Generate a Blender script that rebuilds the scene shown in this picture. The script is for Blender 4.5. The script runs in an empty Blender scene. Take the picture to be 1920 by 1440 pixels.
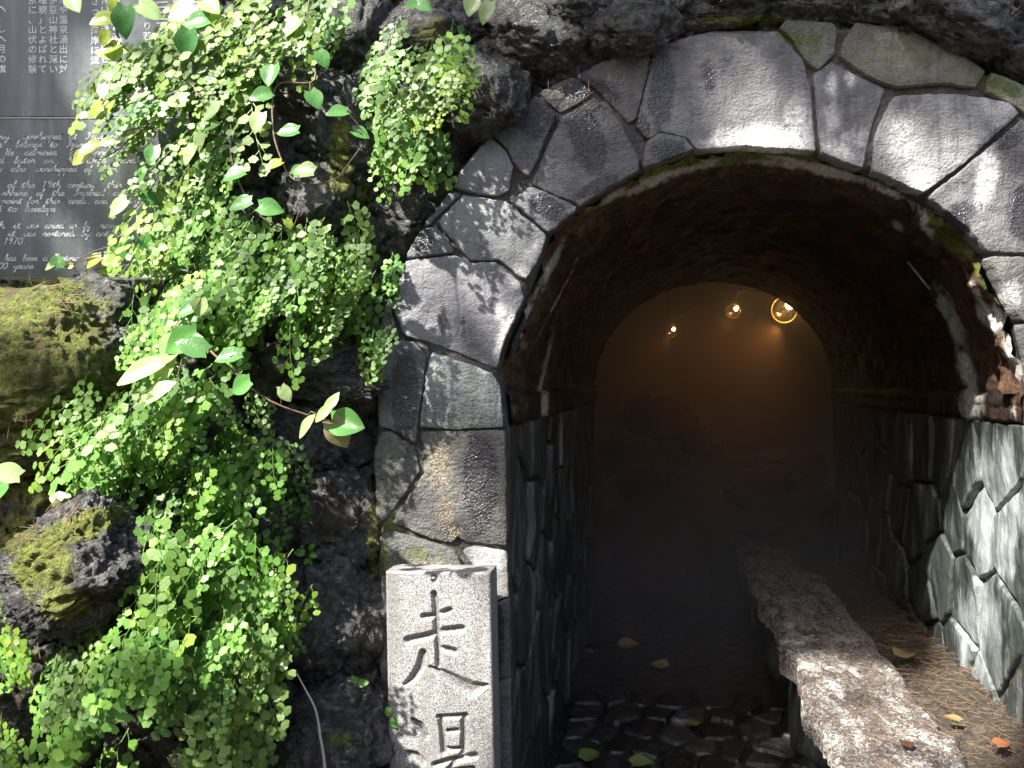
import bpy, bmesh, math, random
import numpy as np
from mathutils import Vector, Matrix, geometry

# ------------------------------------------------------------------ camera, sky, sun, exposure
sc = bpy.context.scene
COL = sc.collection
CAM_D, CAM_Z, FPX = 2.25, 1.45, 1500.0
cam = bpy.data.cameras.new('camera')
cam.sensor_width = 36.0
cam.lens = FPX / 1920.0 * 36.0
cam.clip_start, cam.clip_end = 0.02, 2000.0
cam_o = bpy.data.objects.new('camera', cam)
cam_o.location = (0, -CAM_D, CAM_Z)
cam_o.rotation_euler = (math.pi / 2, 0, 0)
COL.objects.link(cam_o)
sc.camera = cam_o

SUN = Vector((1.45, 1.3, -2.05)).normalized()          # direction the sunlight travels
elev = math.asin(-SUN.z)
azim = math.atan2(-SUN.x, -SUN.y)                    # from +Y towards +X, of the sun itself
w = bpy.data.worlds.new('World')
sc.world = w
w.use_nodes = True
sky = w.node_tree.nodes.new('ShaderNodeTexSky')
sky.sky_type = 'NISHITA'
sky.sun_disc = False
sky.sun_elevation = elev
sky.sun_rotation = azim
sky.dust_density = 3.0
sky.air_density = 0.7
sky.ozone_density = 0.3
bg = w.node_tree.nodes['Background']
bg.inputs['Strength'].default_value = 0.13
w.node_tree.links.new(sky.outputs[0], bg.inputs['Color'])
sun = bpy.data.lights.new('sun', 'SUN')
sun.energy = 5.0
sun.angle = math.radians(0.8)
sun.color = (1.0, 0.955, 0.88)
sun_o = bpy.data.objects.new('sun', sun)
sun_o.rotation_euler = SUN.to_track_quat('-Z', 'Y').to_euler()
sun_o.location = (-4, -4, 6)
COL.objects.link(sun_o)
sc.view_settings.view_transform = 'Standard'
sc.view_settings.look = 'None'
sc.view_settings.exposure = 1.95
sc.view_settings.gamma = 1.0
sc.view_settings.use_curve_mapping = False
sc.render.engine = 'CYCLES'
sc.cycles.use_denoising = True
sc.cycles.max_bounces = 8
sc.cycles.volume_bounces = 1
sc.cycles.transparent_max_bounces = 8
sc.cycles.sample_clamp_indirect = 4.0

R = random.Random(7)
NR = np.random.RandomState(11)

# ------------------------------------------------------------------ maths helpers
def P(px, py, Y=0.0):
    """a point of the place at depth Y whose bearing was read off the photograph"""
    d = (CAM_D + Y) / FPX
    return Vector(((px - 960) * d, Y, CAM_Z - (py - 720) * d))

def topx(V):
    V = np.asarray(V, float)
    d = np.maximum(V[:, 1] + CAM_D, 0.05)
    return np.stack([960 + V[:, 0] / d * FPX, 720 - (V[:, 2] - CAM_Z) / d * FPX], 1)

_perm = NR.permutation(256)
_perm = np.concatenate([_perm, _perm, _perm])
_g = NR.randn(256, 3)
_g /= np.linalg.norm(_g, axis=1)[:, None]
def noise3(p):
    p = np.asarray(p, float)
    i = np.floor(p).astype(int)
    f = p - i
    u = f * f * f * (f * (f * 6 - 15) + 10)
    i &= 255
    out = 0
    for dx in (0, 1):
        for dy in (0, 1):
            for dz in (0, 1):
                h = _perm[_perm[_perm[i[:, 0] + dx] + i[:, 1] + dy] + i[:, 2] + dz] & 255
                g = _g[h]
                d = g[:, 0] * (f[:, 0] - dx) + g[:, 1] * (f[:, 1] - dy) + g[:, 2] * (f[:, 2] - dz)
                wx = u[:, 0] if dx else 1 - u[:, 0]
                wy = u[:, 1] if dy else 1 - u[:, 1]
                wz = u[:, 2] if dz else 1 - u[:, 2]
                out = out + d * wx * wy * wz
    return out * 1.5
def fbm(p, o=4, lac=2.03, gain=0.5):
    p = np.asarray(p, float)
    s, a = 0, 1.0
    for k in range(o):
        s = s + a * noise3(p + k * 17.3)
        p = p * lac
        a *= gain
    return s
def ridged(p, o=4):
    p = np.asarray(p, float)
    s, a = 0, 1.0
    for k in range(o):
        s = s + a * (1 - 2 * np.abs(noise3(p + k * 9.1)))
        p = p * 2.1
        a *= 0.5
    return s * 0.5
def worley2(p, seed=3):
    p = np.asarray(p, float)
    i = np.floor(p).astype(int)
    f1 = np.full(len(p), 9.0); f2 = f1.copy()
    for dx in (-1, 0, 1):
        for dy in (-1, 0, 1):
            c = i + (dx, dy)
            h = _perm[(_perm[(c[:, 0] + seed) & 255] + c[:, 1]) & 255]
            jx = _perm[h + 1] / 255.0
            jy = _perm[h + 60] / 255.0
            d = np.hypot(c[:, 0] + jx - p[:, 0], c[:, 1] + jy - p[:, 1])
            n = d < f1
            f2 = np.where(n, f1, np.minimum(f2, d))
            f1 = np.where(n, d, f1)
    return f1, f2
def blobs(px, lst):
    """soft patches (cx, cy, rx, ry[, rotation, strength]) evaluated at picture bearings"""
    v = np.zeros(len(px))
    for b in lst:
        cx, cy, rx, ry = b[:4]
        a = math.radians(b[4]) if len(b) > 4 else 0
        s = b[5] if len(b) > 5 else 1
        dx, dy = px[:, 0] - cx, px[:, 1] - cy
        u = (dx * math.cos(a) + dy * math.sin(a)) / rx
        q = (-dx * math.sin(a) + dy * math.cos(a)) / ry
        v = np.maximum(v, s * np.exp(-(u * u + q * q)))
    return v

# ------------------------------------------------------------------ object helpers
WL = {}
def mesh(name, V, F, mat=None, attrs=None, smooth=True):
    me = bpy.data.meshes.new(name)
    V = np.asarray(V, float)
    me.from_pydata(V.tolist(), [], F.tolist() if isinstance(F, np.ndarray) else F)
    if smooth:
        me.polygons.foreach_set('use_smooth', np.ones(len(me.polygons), bool))
    if attrs:
        for k, a in attrs.items():
            at = me.attributes.new(k, 'FLOAT', 'POINT')
            at.data.foreach_set('value', np.asarray(a, np.float32))
    if mat:
        me.materials.append(mat)
    me.update()
    return me
def link(name, me, parent=None, loc=(0, 0, 0), kind=None, label=None, cat=None, group=None):
    o = bpy.data.objects.new(name, me)
    COL.objects.link(o)
    loc = Vector(loc)
    if parent is not None:
        o.parent = parent
        o.location = loc - WL[parent.name]
    else:
        o.location = loc
    WL[o.name] = loc
    tag(o, label, cat, group, kind)
    return o
def tag(o, label=None, cat=None, group=None, kind=None):
    if label: o['label'] = label
    if cat: o['category'] = cat
    if group: o['group'] = group
    if kind: o['kind'] = kind
    return o
def empty(name, loc, label=None, cat=None, group=None):
    o = link(name, None, None, loc, None, label, cat, group)
    o.empty_display_size = 0.1
    return o
def part(name, V, F, mat, parent=None, attrs=None, smooth=True, **k):
    """world-space vertices -> an object whose origin is the middle of its base"""
    V = np.asarray(V, float)
    c = V.mean(0)
    c[2] = V[:, 2].min()
    return link(name, mesh(name, V - c, F, mat, attrs, smooth), parent, c, **k)
def grid_faces(nu, nv, closed_u=False):
    i = np.arange(nu if closed_u else nu - 1)[:, None]
    j = np.arange(nv - 1)[None, :]
    i2 = (i + 1) % nu
    a = i * nv + j; b = i2 * nv + j; c = i2 * nv + j + 1; d = i * nv + j + 1
    return np.stack([a, b, c, d], -1).reshape(-1, 4)
def box(x0, x1, y0, y1, z0, z1):
    V = [(x, y, z) for x in (x0, x1) for y in (y0, y1) for z in (z0, z1)]
    F = [(0, 1, 3, 2), (4, 6, 7, 5), (0, 4, 5, 1), (2, 3, 7, 6), (0, 2, 6, 4), (1, 5, 7, 3)]
    return np.array(V, float), F
def tube(pts, rad, n=7, cap=True):
    pts = [Vector(p) for p in pts]
    rad = rad if hasattr(rad, '__len__') else [rad] * len(pts)
    V, F = [], []
    for i, p in enumerate(pts):
        t = (pts[min(i + 1, len(pts) - 1)] - pts[max(i - 1, 0)]).normalized()
        a = t.orthogonal().normalized() if i == 0 else (prev - t * prev.dot(t)).normalized()
        prev = a
        b = t.cross(a)
        for k in range(n):
            an = 2 * math.pi * k / n
            V.append(p + (a * math.cos(an) + b * math.sin(an)) * rad[i])
    for i in range(len(pts) - 1):
        for k in range(n):
            F.append((i * n + k, i * n + (k + 1) % n, (i + 1) * n + (k + 1) % n, (i + 1) * n + k))
    if cap:
        F.append(tuple(range(n - 1, -1, -1)))
        F.append(tuple(range((len(pts) - 1) * n, len(pts) * n)))
    return np.array([tuple(v) for v in V]), F
def join(lst):
    V, F, n = [], [], 0
    for v, f in lst:
        V.append(np.asarray(v, float))
        F += [tuple(int(i) + n for i in q) for q in f]
        n += len(v)
    return np.concatenate(V), F
def smooth_line(pts, k=6):
    pts = [Vector(p) for p in pts]
    if len(pts) < 3: return pts
    out = []
    q = [pts[0] * 2 - pts[1]] + pts + [pts[-1] * 2 - pts[-2]]
    for i in range(1, len(q) - 2):
        for s in range(k):
            t = s / k
            a, b, c, d = q[i - 1:i + 3]
            out.append(0.5 * ((2 * b) + (c - a) * t + (2 * a - 5 * b + 4 * c - d) * t * t + (3 * b - a - 3 * c + d) * t ** 3))
    out.append(pts[-1])
    return out

# ------------------------------------------------------------------ materials
class NB:
    def __init__(s, name):
        s.m = bpy.data.materials.new(name)
        s.m.use_nodes = True
        s.t = s.m.node_tree
        s.out = s.t.nodes['Material Output']
        s.bsdf = s.t.nodes['Principled BSDF']
        s.pos = s.n('ShaderNodeNewGeometry').outputs['Position']
        s.info = None
    def n(s, t):
        return s.t.nodes.new(t)
    def ln(s, a, b):
        if hasattr(a, 'is_output') or hasattr(a, 'links'):
            s.t.links.new(a, b)
        else:
            b.default_value = a
    def objinfo(s):
        if not s.info: s.info = s.n('ShaderNodeObjectInfo')
        return s.info
    def vec(s, scale=(1, 1, 1), rnd=0.0, src=None):
        v = src or s.pos
        m = s.n('ShaderNodeMapping')
        s.ln(v, m.inputs['Vector'])
        m.inputs['Scale'].default_value = scale
        if rnd:
            k = s.math('MULTIPLY', s.objinfo().outputs['Random'], rnd)
            c = s.n('ShaderNodeCombineXYZ')
            s.ln(k, c.inputs[0]); s.ln(k, c.inputs[2])
            s.ln(c.outputs[0], m.inputs['Location'])
        return m.outputs[0]
    def noise(s, scale, detail=4, rough=0.55, vec=None, dist=0.0):
        n = s.n('ShaderNodeTexNoise')
        s.ln(vec or s.pos, n.inputs['Vector'])
        n.inputs['Scale'].default_value = scale
        n.inputs['Detail'].default_value = detail
        n.inputs['Roughness'].default_value = rough
        n.inputs['Distortion'].default_value = dist
        return n.outputs['Fac']
    def vor(s, scale, vec=None, feat='F1'):
        n = s.n('ShaderNodeTexVoronoi')
        n.feature = feat
        s.ln(vec or s.pos, n.inputs['Vector'])
        n.inputs['Scale'].default_value = scale
        return n.outputs['Distance']
    def ramp(s, fac, stops):
        r = s.n('ShaderNodeValToRGB')
        s.ln(fac, r.inputs[0])
        e = r.color_ramp.elements
        while len(e) < len(stops): e.new(0.5)
        for el, (p, c) in zip(e, stops):
            el.position = p
            el.color = (c, c, c, 1) if not hasattr(c, '__len__') else (*c, 1)
        return r.outputs['Color']
    def math(s, op, a, b=0.0, clamp=False):
        m = s.n('ShaderNodeMath')
        m.operation = op
        m.use_clamp = clamp
        s.ln(a, m.inputs[0]); s.ln(b, m.inputs[1])
        return m.outputs[0]
    def step(s, v, a, b):
        m = s.n('ShaderNodeMapRange')
        m.interpolation_type = 'SMOOTHSTEP'
        s.ln(v, m.inputs['Value'])
        m.inputs['From Min'].default_value = a
        m.inputs['From Max'].default_value = b
        return m.outputs[0]
    def mix(s, f, a, b, mode='MIX'):
        m = s.n('ShaderNodeMix')
        m.data_type = 'RGBA'
        m.blend_type = mode
        s.ln(f, m.inputs['Factor'])
        for q, sk in ((a, m.inputs['A']), (b, m.inputs['B'])):
            if isinstance(q, tuple): sk.default_value = (*q, 1)
            else: s.ln(q, sk)
        return m.outputs['Result']
    def mixv(s, f, a, b):
        m = s.n('ShaderNodeMix')
        s.ln(f, m.inputs['Factor']); s.ln(a, m.inputs['A']); s.ln(b, m.inputs['B'])
        return m.outputs['Result']
    def attr(s, name):
        a = s.n('ShaderNodeAttribute')
        a.attribute_name = name
        return a.outputs['Fac']
    def patch(s, name, scale=18, amt=0.7, lo=0.45, hi=0.65, vec=None):
        """an attribute patch with a ragged, noise-eaten edge"""
        n = s.noise(scale, 6, 0.65, vec)
        v = s.math('ADD', s.attr(name), s.math('MULTIPLY', s.math('SUBTRACT', n, 0.5), amt))
        return s.step(v, lo, hi)
    def bump(s, h, dist, strength=1.0, normal=None):
        b = s.n('ShaderNodeBump')
        b.inputs['Distance'].default_value = dist
        s.ln(strength, b.inputs['Strength'])
        s.ln(h, b.inputs['Height'])
        if normal: s.ln(normal, b.inputs['Normal'])
        return b.outputs[0]
    def set(s, **k):
        names = {'color': 'Base Color', 'rough': 'Roughness', 'normal': 'Normal', 'spec': 'Specular IOR Level', 'coat': 'Coat Weight',
                 'coat_rough': 'Coat Roughness', 'metal': 'Metallic', 'emit': 'Emission Color', 'emit_s': 'Emission Strength', 'trans': 'Transmission Weight'}
        for a, v in k.items():
            sk = s.bsdf.inputs[names[a]]
            if isinstance(v, tuple): sk.default_value = (*v, 1)
            else: s.ln(v, sk)
        return s.m

def mat_facing():
    b = NB('facing_stone')
    pv = b.vec((1, 1, 1), 40)
    big = b.noise(5, 4, 0.55, pv)
    fine = b.noise(90, 5, 0.7, pv)
    streak = b.noise(9, 5, 0.6, b.vec((2.6, 2.6, 0.35), 40))
    c = b.ramp(big, [(0.3, (0.085, 0.087, 0.09)), (0.5, (0.155, 0.157, 0.16)), (0.7, (0.26, 0.262, 0.262))])
    tint = b.ramp(b.objinfo().outputs['Random'], [(0.0, (0.95, 0.98, 1.0)), (0.5, (1.02, 1.0, 1.0)), (1.0, (0.98, 1.0, 0.97))])
    c = b.mix(1.0, c, tint, 'MULTIPLY')
    c = b.mix(1.0, c, b.objinfo().outputs['Color'], 'MULTIPLY')
    c = b.mix(b.math('MULTIPLY', b.step(streak, 0.5, 0.62), 0.5), c, (0.055, 0.055, 0.065))
    c = b.mix(b.math('MULTIPLY', b.step(fine, 0.35, 0.75), 0.25), c, (0.33, 0.32, 0.32))
    wet = b.patch('wet', 14, 0.8, 0.35, 0.6)
    c = b.mix(b.math('MULTIPLY', wet, 0.8), c, (0.022, 0.022, 0.028))
    gold_glint = b.math('MULTIPLY', b.patch('gold_glint', 75, 1.5, 0.3, 1.0), b.step(b.noise(190, 4, .7, pv), .42, .6))
    c = b.mix(b.math('MULTIPLY', gold_glint, 0.85), c, (0.4, 0.33, 0.2))  # speckled golden sparkle, sunlight put into the stone colour
    moss = b.patch('moss', 30, 0.9, 0.42, 0.65)
    c = b.mix(b.math('MULTIPLY', moss, 0.85), c, b.ramp(fine, [(0.3, (0.035, 0.05, 0.012)), (0.7, (0.13, 0.15, 0.035))]))
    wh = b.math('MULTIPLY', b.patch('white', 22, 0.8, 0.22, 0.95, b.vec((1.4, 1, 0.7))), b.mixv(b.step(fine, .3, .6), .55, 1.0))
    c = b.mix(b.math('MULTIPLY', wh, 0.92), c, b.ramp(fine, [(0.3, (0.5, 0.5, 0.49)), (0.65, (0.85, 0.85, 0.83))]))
    pits = b.noise(150, 3, 0.5, pv)
    h = b.math('ADD', b.math('MULTIPLY', b.noise(30, 7, 0.66, b.vec((1, 1, 1.6), 40), .4), .75), b.math('ADD', b.math('MULTIPLY', pits, 0.5), b.math('MULTIPLY', b.noise(260, 3, 0.6, pv), 0.14)))
    bead = b.math('MULTIPLY', b.step(b.vor(120, pv), 0.5, 0.15), wet)
    h = b.math('ADD', h, b.math('MULTIPLY', bead, 0.16))
    nor = b.bump(h, 0.016, b.math('ADD', .4, b.math('MULTIPLY', b.objinfo().outputs['Random'], .5)))
    rough = b.mixv(wet, b.math('ADD', 0.45, b.math('MULTIPLY', fine, 0.35)), 0.2)
    rough = b.mixv(wh, rough, 0.75)
    return b.set(color=c, rough=rough, normal=nor, spec=0.5)
def mat_mortar():
    b = NB('mortar')
    n = b.noise(30, 6, 0.65)
    c = b.ramp(n, [(0.3, (0.02, 0.02, 0.02)), (0.55, (0.06, 0.058, 0.05)), (0.75, (0.16, 0.155, 0.14))])
    moss = b.patch('moss', 30, 0.9, 0.4, 0.65)
    c = b.mix(b.math('MULTIPLY', moss, 0.8), c, (0.08, 0.1, 0.02))
    return b.set(color=c, rough=0.5, normal=b.bump(b.noise(80, 6, 0.7), 0.01, 0.9))
def mat_lava():
    b = NB('lava_rock')
    n1 = b.noise(7, 6, 0.62, dist=0.3)
    n2 = b.noise(45, 8, 0.7)
    n3 = b.noise(160, 4, 0.65)
    c = b.ramp(n2, [(0.3, (0.016, 0.016, 0.016)), (0.47, (0.07, 0.069, 0.067)), (0.66, (0.24, 0.236, 0.228))])
    pale = b.patch('pale', 35, 1.0, 0.4, 0.65)
    c = b.mix(b.math('MULTIPLY', pale, 0.85), c, b.ramp(n2, [(0.3, (0.06, 0.058, 0.052)), (0.55, (0.17, 0.165, 0.155)), (0.75, (0.36, 0.355, 0.35))]))
    c = b.mix(b.math('MULTIPLY', b.step(n1, 0.52, 0.66), 0.45), c, (0.035, 0.055, 0.05))
    c = b.mix(b.math('MULTIPLY', b.step(b.noise(11, 5, 0.6), 0.57, 0.68), 0.55), c, (0.03, 0.05, 0.012))
    brown = b.patch('brown', 25, 0.9, 0.4, 0.65)
    c = b.mix(b.math('MULTIPLY', brown, 0.7), c, b.ramp(n2, [(0.3, (0.03, 0.022, 0.013)), (0.7, (0.11, 0.085, 0.05))]))
    moss = b.patch('moss', 28, 1.1, 0.36, 0.6)
    mc = b.ramp(b.noise(70, 6, 0.7), [(0.28, (0.03, 0.04, 0.008)), (0.46, (0.15, 0.18, 0.025)), (0.68, (0.38, 0.4, 0.07))])
    mc = b.mix(b.step(b.noise(16, 4, 0.6), 0.5, 0.68), mc, (0.16, 0.13, 0.045))
    c = b.mix(b.math('MULTIPLY', moss, 0.93), c, mc)
    h = b.math('ADD', b.noise(40, 10, 0.72), b.math('MULTIPLY', n3, 0.3))
    h = b.math('SUBTRACT', h, b.math('MULTIPLY', b.step(b.vor(95), 0.35, 0.1), 0.16))
    h = b.math('ADD', h, b.math('MULTIPLY', moss, b.math('MULTIPLY', b.noise(110, 5, 0.75), 0.8)))
    nor = b.bump(h, 0.03, 1.0)
    rough = b.mixv(b.math('MAXIMUM', moss, pale), b.ramp(b.noise(22, 4), [(0.35, 0.26), (0.65, 0.55)]), 0.85)
    return b.set(color=c, rough=rough, normal=nor, spec=0.55)
def mat_vault():
    b = NB('vault_plaster')
    sv = b.vec((1, 0.5, 1))
    n = b.noise(9, 8, 0.65, sv, 0.5)
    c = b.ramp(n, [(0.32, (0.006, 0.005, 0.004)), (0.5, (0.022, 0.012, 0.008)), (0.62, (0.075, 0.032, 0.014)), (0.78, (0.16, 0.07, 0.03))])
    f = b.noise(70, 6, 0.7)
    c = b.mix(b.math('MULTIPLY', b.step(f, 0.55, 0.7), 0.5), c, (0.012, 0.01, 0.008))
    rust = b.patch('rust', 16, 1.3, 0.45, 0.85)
    c = b.mix(b.math('MULTIPLY', rust, .85), c, b.ramp(b.noise(38, 8, .75), [(.36, (.012, .008, .006)), (.52, (.085, .042, .02)), (.68, (.24, .125, .058))]))  # lighter rust ramp, partly sunlight on the vault mouth put into the colour
    moss = b.patch('moss', 35, 1.1, 0.4, 0.62)
    c = b.mix(moss, c, b.ramp(f, [(0.3, (0.03, 0.035, 0.008)), (0.6, (0.16, 0.17, 0.03)), (0.75, (0.3, 0.3, 0.12))]))
    wh = b.patch('white', 22, 1.3, 0.28, 0.75, b.vec((1.2, 0.8, 0.6)))
    c = b.mix(b.math('MULTIPLY', wh, 0.92), c, b.ramp(f, [(0.3, (0.34, 0.32, 0.28)), (0.7, (0.74, 0.72, 0.68))]))
    h = b.math('ADD', b.math('ADD', b.noise(14, 9, 0.75), b.math('MULTIPLY', b.noise(60, 6, .7), .6)), b.math('MULTIPLY', wh, 0.3))
    return b.set(color=c, rough=0.42, normal=b.bump(h, 0.024, 0.9), spec=0.35)
def mat_cladding():
    b = NB('cladding_stone')
    pv = b.vec((1, 1, 1), 30)
    n = b.noise(9, 6, 0.6, b.vec((1, 1, 0.28), 30), 0.6)
    f = b.noise(80, 5, 0.7, pv)
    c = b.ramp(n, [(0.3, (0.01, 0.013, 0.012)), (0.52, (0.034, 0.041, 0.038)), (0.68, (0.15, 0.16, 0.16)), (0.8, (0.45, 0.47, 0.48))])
    g = b.noise(4, 3, 0.5, b.vec((1, 1, 0.6), 60))
    c = b.mix(b.math('MULTIPLY', b.step(g, 0.52, 0.66), 0.35), c, (0.05, 0.072, 0.064))
    c = b.mix(b.math('MULTIPLY', b.step(f, 0.5, 0.72), 0.3), c, (0.02, 0.022, 0.02))
    wh = b.patch('white', 16, 1.1, 0.38, 0.66, b.vec((1, 1, 0.3)))
    c = b.mix(b.math('MULTIPLY', wh, 0.75), c, b.ramp(b.noise(14, 6, .65, b.vec((1, 1, .2), 30)), [(.35, (.12, .14, .14)), (.55, (.33, .36, .37)), (.7, (.52, .55, .57))]))
    rough = b.ramp(n, [(0.3, 0.3), (0.7, 0.6)])
    return b.set(color=c, rough=rough, normal=b.bump(b.math('ADD', b.noise(30, 7, 0.65, b.vec((1, 1, 0.4))), b.math('MULTIPLY', f, 0.3)), 0.012, 0.8))
def mat_granite():
    b = NB('granite')
    f = b.noise(300, 2, 0.6)
    v = b.noise(170, 3, 0.6)
    c = b.ramp(f, [(0.38, (0.07, 0.07, 0.07)), (0.49, (0.21, 0.208, 0.204)), (0.6, (0.35, 0.346, 0.336))])
    c = b.mix(b.step(v, 0.56, 0.66), c, (0.17, 0.17, 0.175))
    d = b.noise(7, 6, 0.6, b.vec((2, 2, 0.4)))
    c = b.mix(b.math('MULTIPLY', b.step(d, 0.47, 0.7), 0.6), c, (0.13, 0.122, 0.11))
    cut = b.step(b.math('ADD', b.attr('cut'), b.math('MULTIPLY', b.math('SUBTRACT', b.noise(200, 3, 0.7), 0.5), 0.9)), 0.75, 1.1)
    c = b.mix(b.math('MULTIPLY', cut, 0.6), c, (0.05, 0.048, 0.045))  # groove bottoms darkened, dirt and shadow both put into the colour
    return b.set(color=c, rough=0.6, normal=b.bump(b.noise(260, 3, 0.6), 0.003, 0.6))
def mat_slate():
    b = NB('slate_panel')
    s = b.noise(5, 6, 0.6, b.vec((3, 1, 0.3)))
    n = b.noise(60, 5, 0.6)
    c = b.ramp(s, [(0.35, (0.085, 0.1, 0.104)), (0.55, (0.14, 0.16, 0.166)), (0.72, (0.24, 0.265, 0.275))])
    c = b.mix(b.math('MULTIPLY', b.step(n, 0.5, 0.7), 0.3), c, (0.12, 0.13, 0.13))
    c = b.mix(b.math('MULTIPLY', b.patch('moss', 12, 0.9, 0.4, 0.8), 0.5), c, (0.08, 0.09, 0.05))
    return b.set(color=c, rough=b.ramp(n, [(0.3, 0.32), (0.7, 0.5)]), normal=b.bump(n, 0.002, 0.4))
def mat_plain(name, col, rough=0.6, var=0.3, scale=60, bump=0.004, metal=0.0):
    b = NB(name)
    n = b.noise(scale, 5, 0.65)
    c = b.mix(b.math('MULTIPLY', n, var * 2), col, tuple(x * 0.35 for x in col))
    return b.set(color=c, rough=rough, normal=b.bump(n, bump, 0.7), metal=metal)
def mat_leaf(name, trans=0.35, rough=0.34):
    b = NB(name)
    oc = b.objinfo().outputs['Color']
    g = b.t.nodes.new('ShaderNodeNewGeometry')
    r = g.outputs['Random Per Island']
    c = b.mix(1.0, oc, b.ramp(r, [(0.0, (0.62, 0.7, 0.6)), (0.5, (1, 1, 1)), (1.0, (1.35, 1.22, 1.2))]), 'MULTIPLY')
    vein = b.noise(220, 2, 0.5)
    c = b.mix(b.math('MULTIPLY', vein, 0.25), c, (0.03, 0.07, 0.015))
    b.set(color=c, rough=rough, spec=0.5, normal=b.bump(b.noise(140, 3), 0.002, 0.5))
    tr = b.n('ShaderNodeBsdfTranslucent')
    b.ln(b.mix(1.0, c, (1.25, 1.35, 0.5), 'MULTIPLY'), tr.inputs['Color'])
    mx = b.n('ShaderNodeMixShader')
    mx.inputs[0].default_value = trans
    b.ln(b.bsdf.outputs[0], mx.inputs[1]); b.ln(tr.outputs[0], mx.inputs[2])
    b.ln(mx.outputs[0], b.out.inputs['Surface'])
    return b.m
def mat_bench():
    b = NB('crusted_slab')
    f = b.noise(85, 8, 0.75, dist=1.2)
    n = b.noise(12, 5, 0.6, b.vec((1.6, 0.5, 1)))
    dark = b.ramp(b.noise(40, 4), [(0.35, (0.035, 0.024, 0.018)), (0.7, (0.13, 0.09, 0.068))])
    crust = b.ramp(f, [(0.35, (0.22, 0.21, 0.19)), (0.6, (0.52, 0.5, 0.46))])
    k = b.step(b.math('ADD', f, b.math('MULTIPLY', b.math('SUBTRACT', n, 0.5), 0.5)), 0.42, 0.6)
    c = b.mix(k, dark, crust)
    return b.set(color=c, rough=0.7, normal=b.bump(b.math('ADD', b.noise(60, 8, 0.7), b.math('MULTIPLY', k, 0.3)), 0.012, 1.0))
def mat_floor():
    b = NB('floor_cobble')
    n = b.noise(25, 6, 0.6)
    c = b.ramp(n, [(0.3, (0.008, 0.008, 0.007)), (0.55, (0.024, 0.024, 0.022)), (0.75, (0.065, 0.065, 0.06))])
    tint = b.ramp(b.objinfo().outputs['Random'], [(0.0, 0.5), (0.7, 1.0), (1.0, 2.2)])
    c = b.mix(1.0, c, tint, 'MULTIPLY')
    return b.set(color=c, rough=b.ramp(b.noise(14, 4), [(0.4, 0.28), (0.65, 0.6)]), normal=b.bump(n, 0.01, 0.9))
def mat_soil():
    b = NB('soil')
    n = b.noise(50, 8, 0.7)
    c = b.ramp(n, [(0.3, (0.012, 0.01, 0.007)), (0.55, (0.06, 0.045, 0.03)), (0.75, (0.16, 0.12, 0.08))])
    return b.set(color=c, rough=0.8, normal=b.bump(n, 0.02, 1.0))
def mat_text():
    b = NB('engraved_white')
    return b.set(color=b.ramp(b.noise(120, 3), [(0.35, (0.5, 0.52, 0.54)), (0.6, (0.8, 0.81, 0.82))]), rough=0.7)

M = dict(facing=mat_facing(), mortar=mat_mortar(), lava=mat_lava(), vault=mat_vault(), clad=mat_cladding(), granite=mat_granite(),
         slate=mat_slate(), fern=mat_leaf('fern_leaf', 0.34, 0.5), vine=mat_leaf('vine_leaf', 0.3, 0.25), tree=mat_leaf('tree_leaf', 0.12, 0.5),
         bench=mat_bench(), floor=mat_floor(), soil=mat_soil(), text=mat_text(),
         stem=mat_plain('stem', (0.13, 0.075, 0.05), 0.5), needle=mat_plain('needle', (0.24, 0.155, 0.085), 0.6, 0.4, 20),
         deadleaf=mat_plain('dead_leaf', (0.36, 0.26, 0.13), 0.6, 0.4, 30), twig=mat_plain('pale_twig', (0.6, 0.55, 0.5), 0.5, 0.4, 25),
         bark=mat_plain('bark', (0.12, 0.09, 0.06), 0.8, 0.4, 30, 0.02), metal=mat_plain('dark_metal', (0.05, 0.05, 0.05), 0.35, 0.3, 60, 0.002, 0.8),
         brass=mat_plain('brass', (0.7, 0.5, 0.25), 0.2, 0.15, 60, 0.001, 1.0), palem=mat_plain('galvanised', (0.5, 0.5, 0.48), 0.45, 0.3, 60, 0.001, 0.5),
         ground=mat_plain('ground', (0.1, 0.085, 0.065), 0.85, 0.4, 6, 0.02))

# ------------------------------------------------------------------ stone pieces
def in_poly(pts, poly):
    x, y = pts[:, 0], pts[:, 1]
    ins = np.zeros(len(pts), bool)
    n = len(poly)
    for i in range(n):
        x1, y1 = poly[i]; x2, y2 = poly[(i + 1) % n]
        if y1 == y2: continue
        c = ((y1 > y) != (y2 > y)) & (x < (x2 - x1) * (y - y1) / (y2 - y1) + x1)
        ins ^= c
    return ins
def seg_dist(pts, poly):
    d = np.full(len(pts), 9.0)
    n = len(poly)
    for i in range(n):
        a = np.array(poly[i]); b = np.array(poly[(i + 1) % n])
        ab = b - a
        t = np.clip(((pts - a) @ ab) / max(ab @ ab, 1e-12), 0, 1)
        d = np.minimum(d, np.hypot(*(pts - a - t[:, None] * ab).T))
    return d
def resample(poly, sp, closed=True):
    poly = [np.array(p, float) for p in poly]
    out = []
    n = len(poly)
    for i in range(n if closed else n - 1):
        a, b = poly[i], poly[(i + 1) % n]
        k = max(1, int(round(np.linalg.norm(b - a) / sp)))
        for j in range(k): out.append(a + (b - a) * j / k)
    if not closed: out.append(poly[-1])
    return np.array(out)
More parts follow.
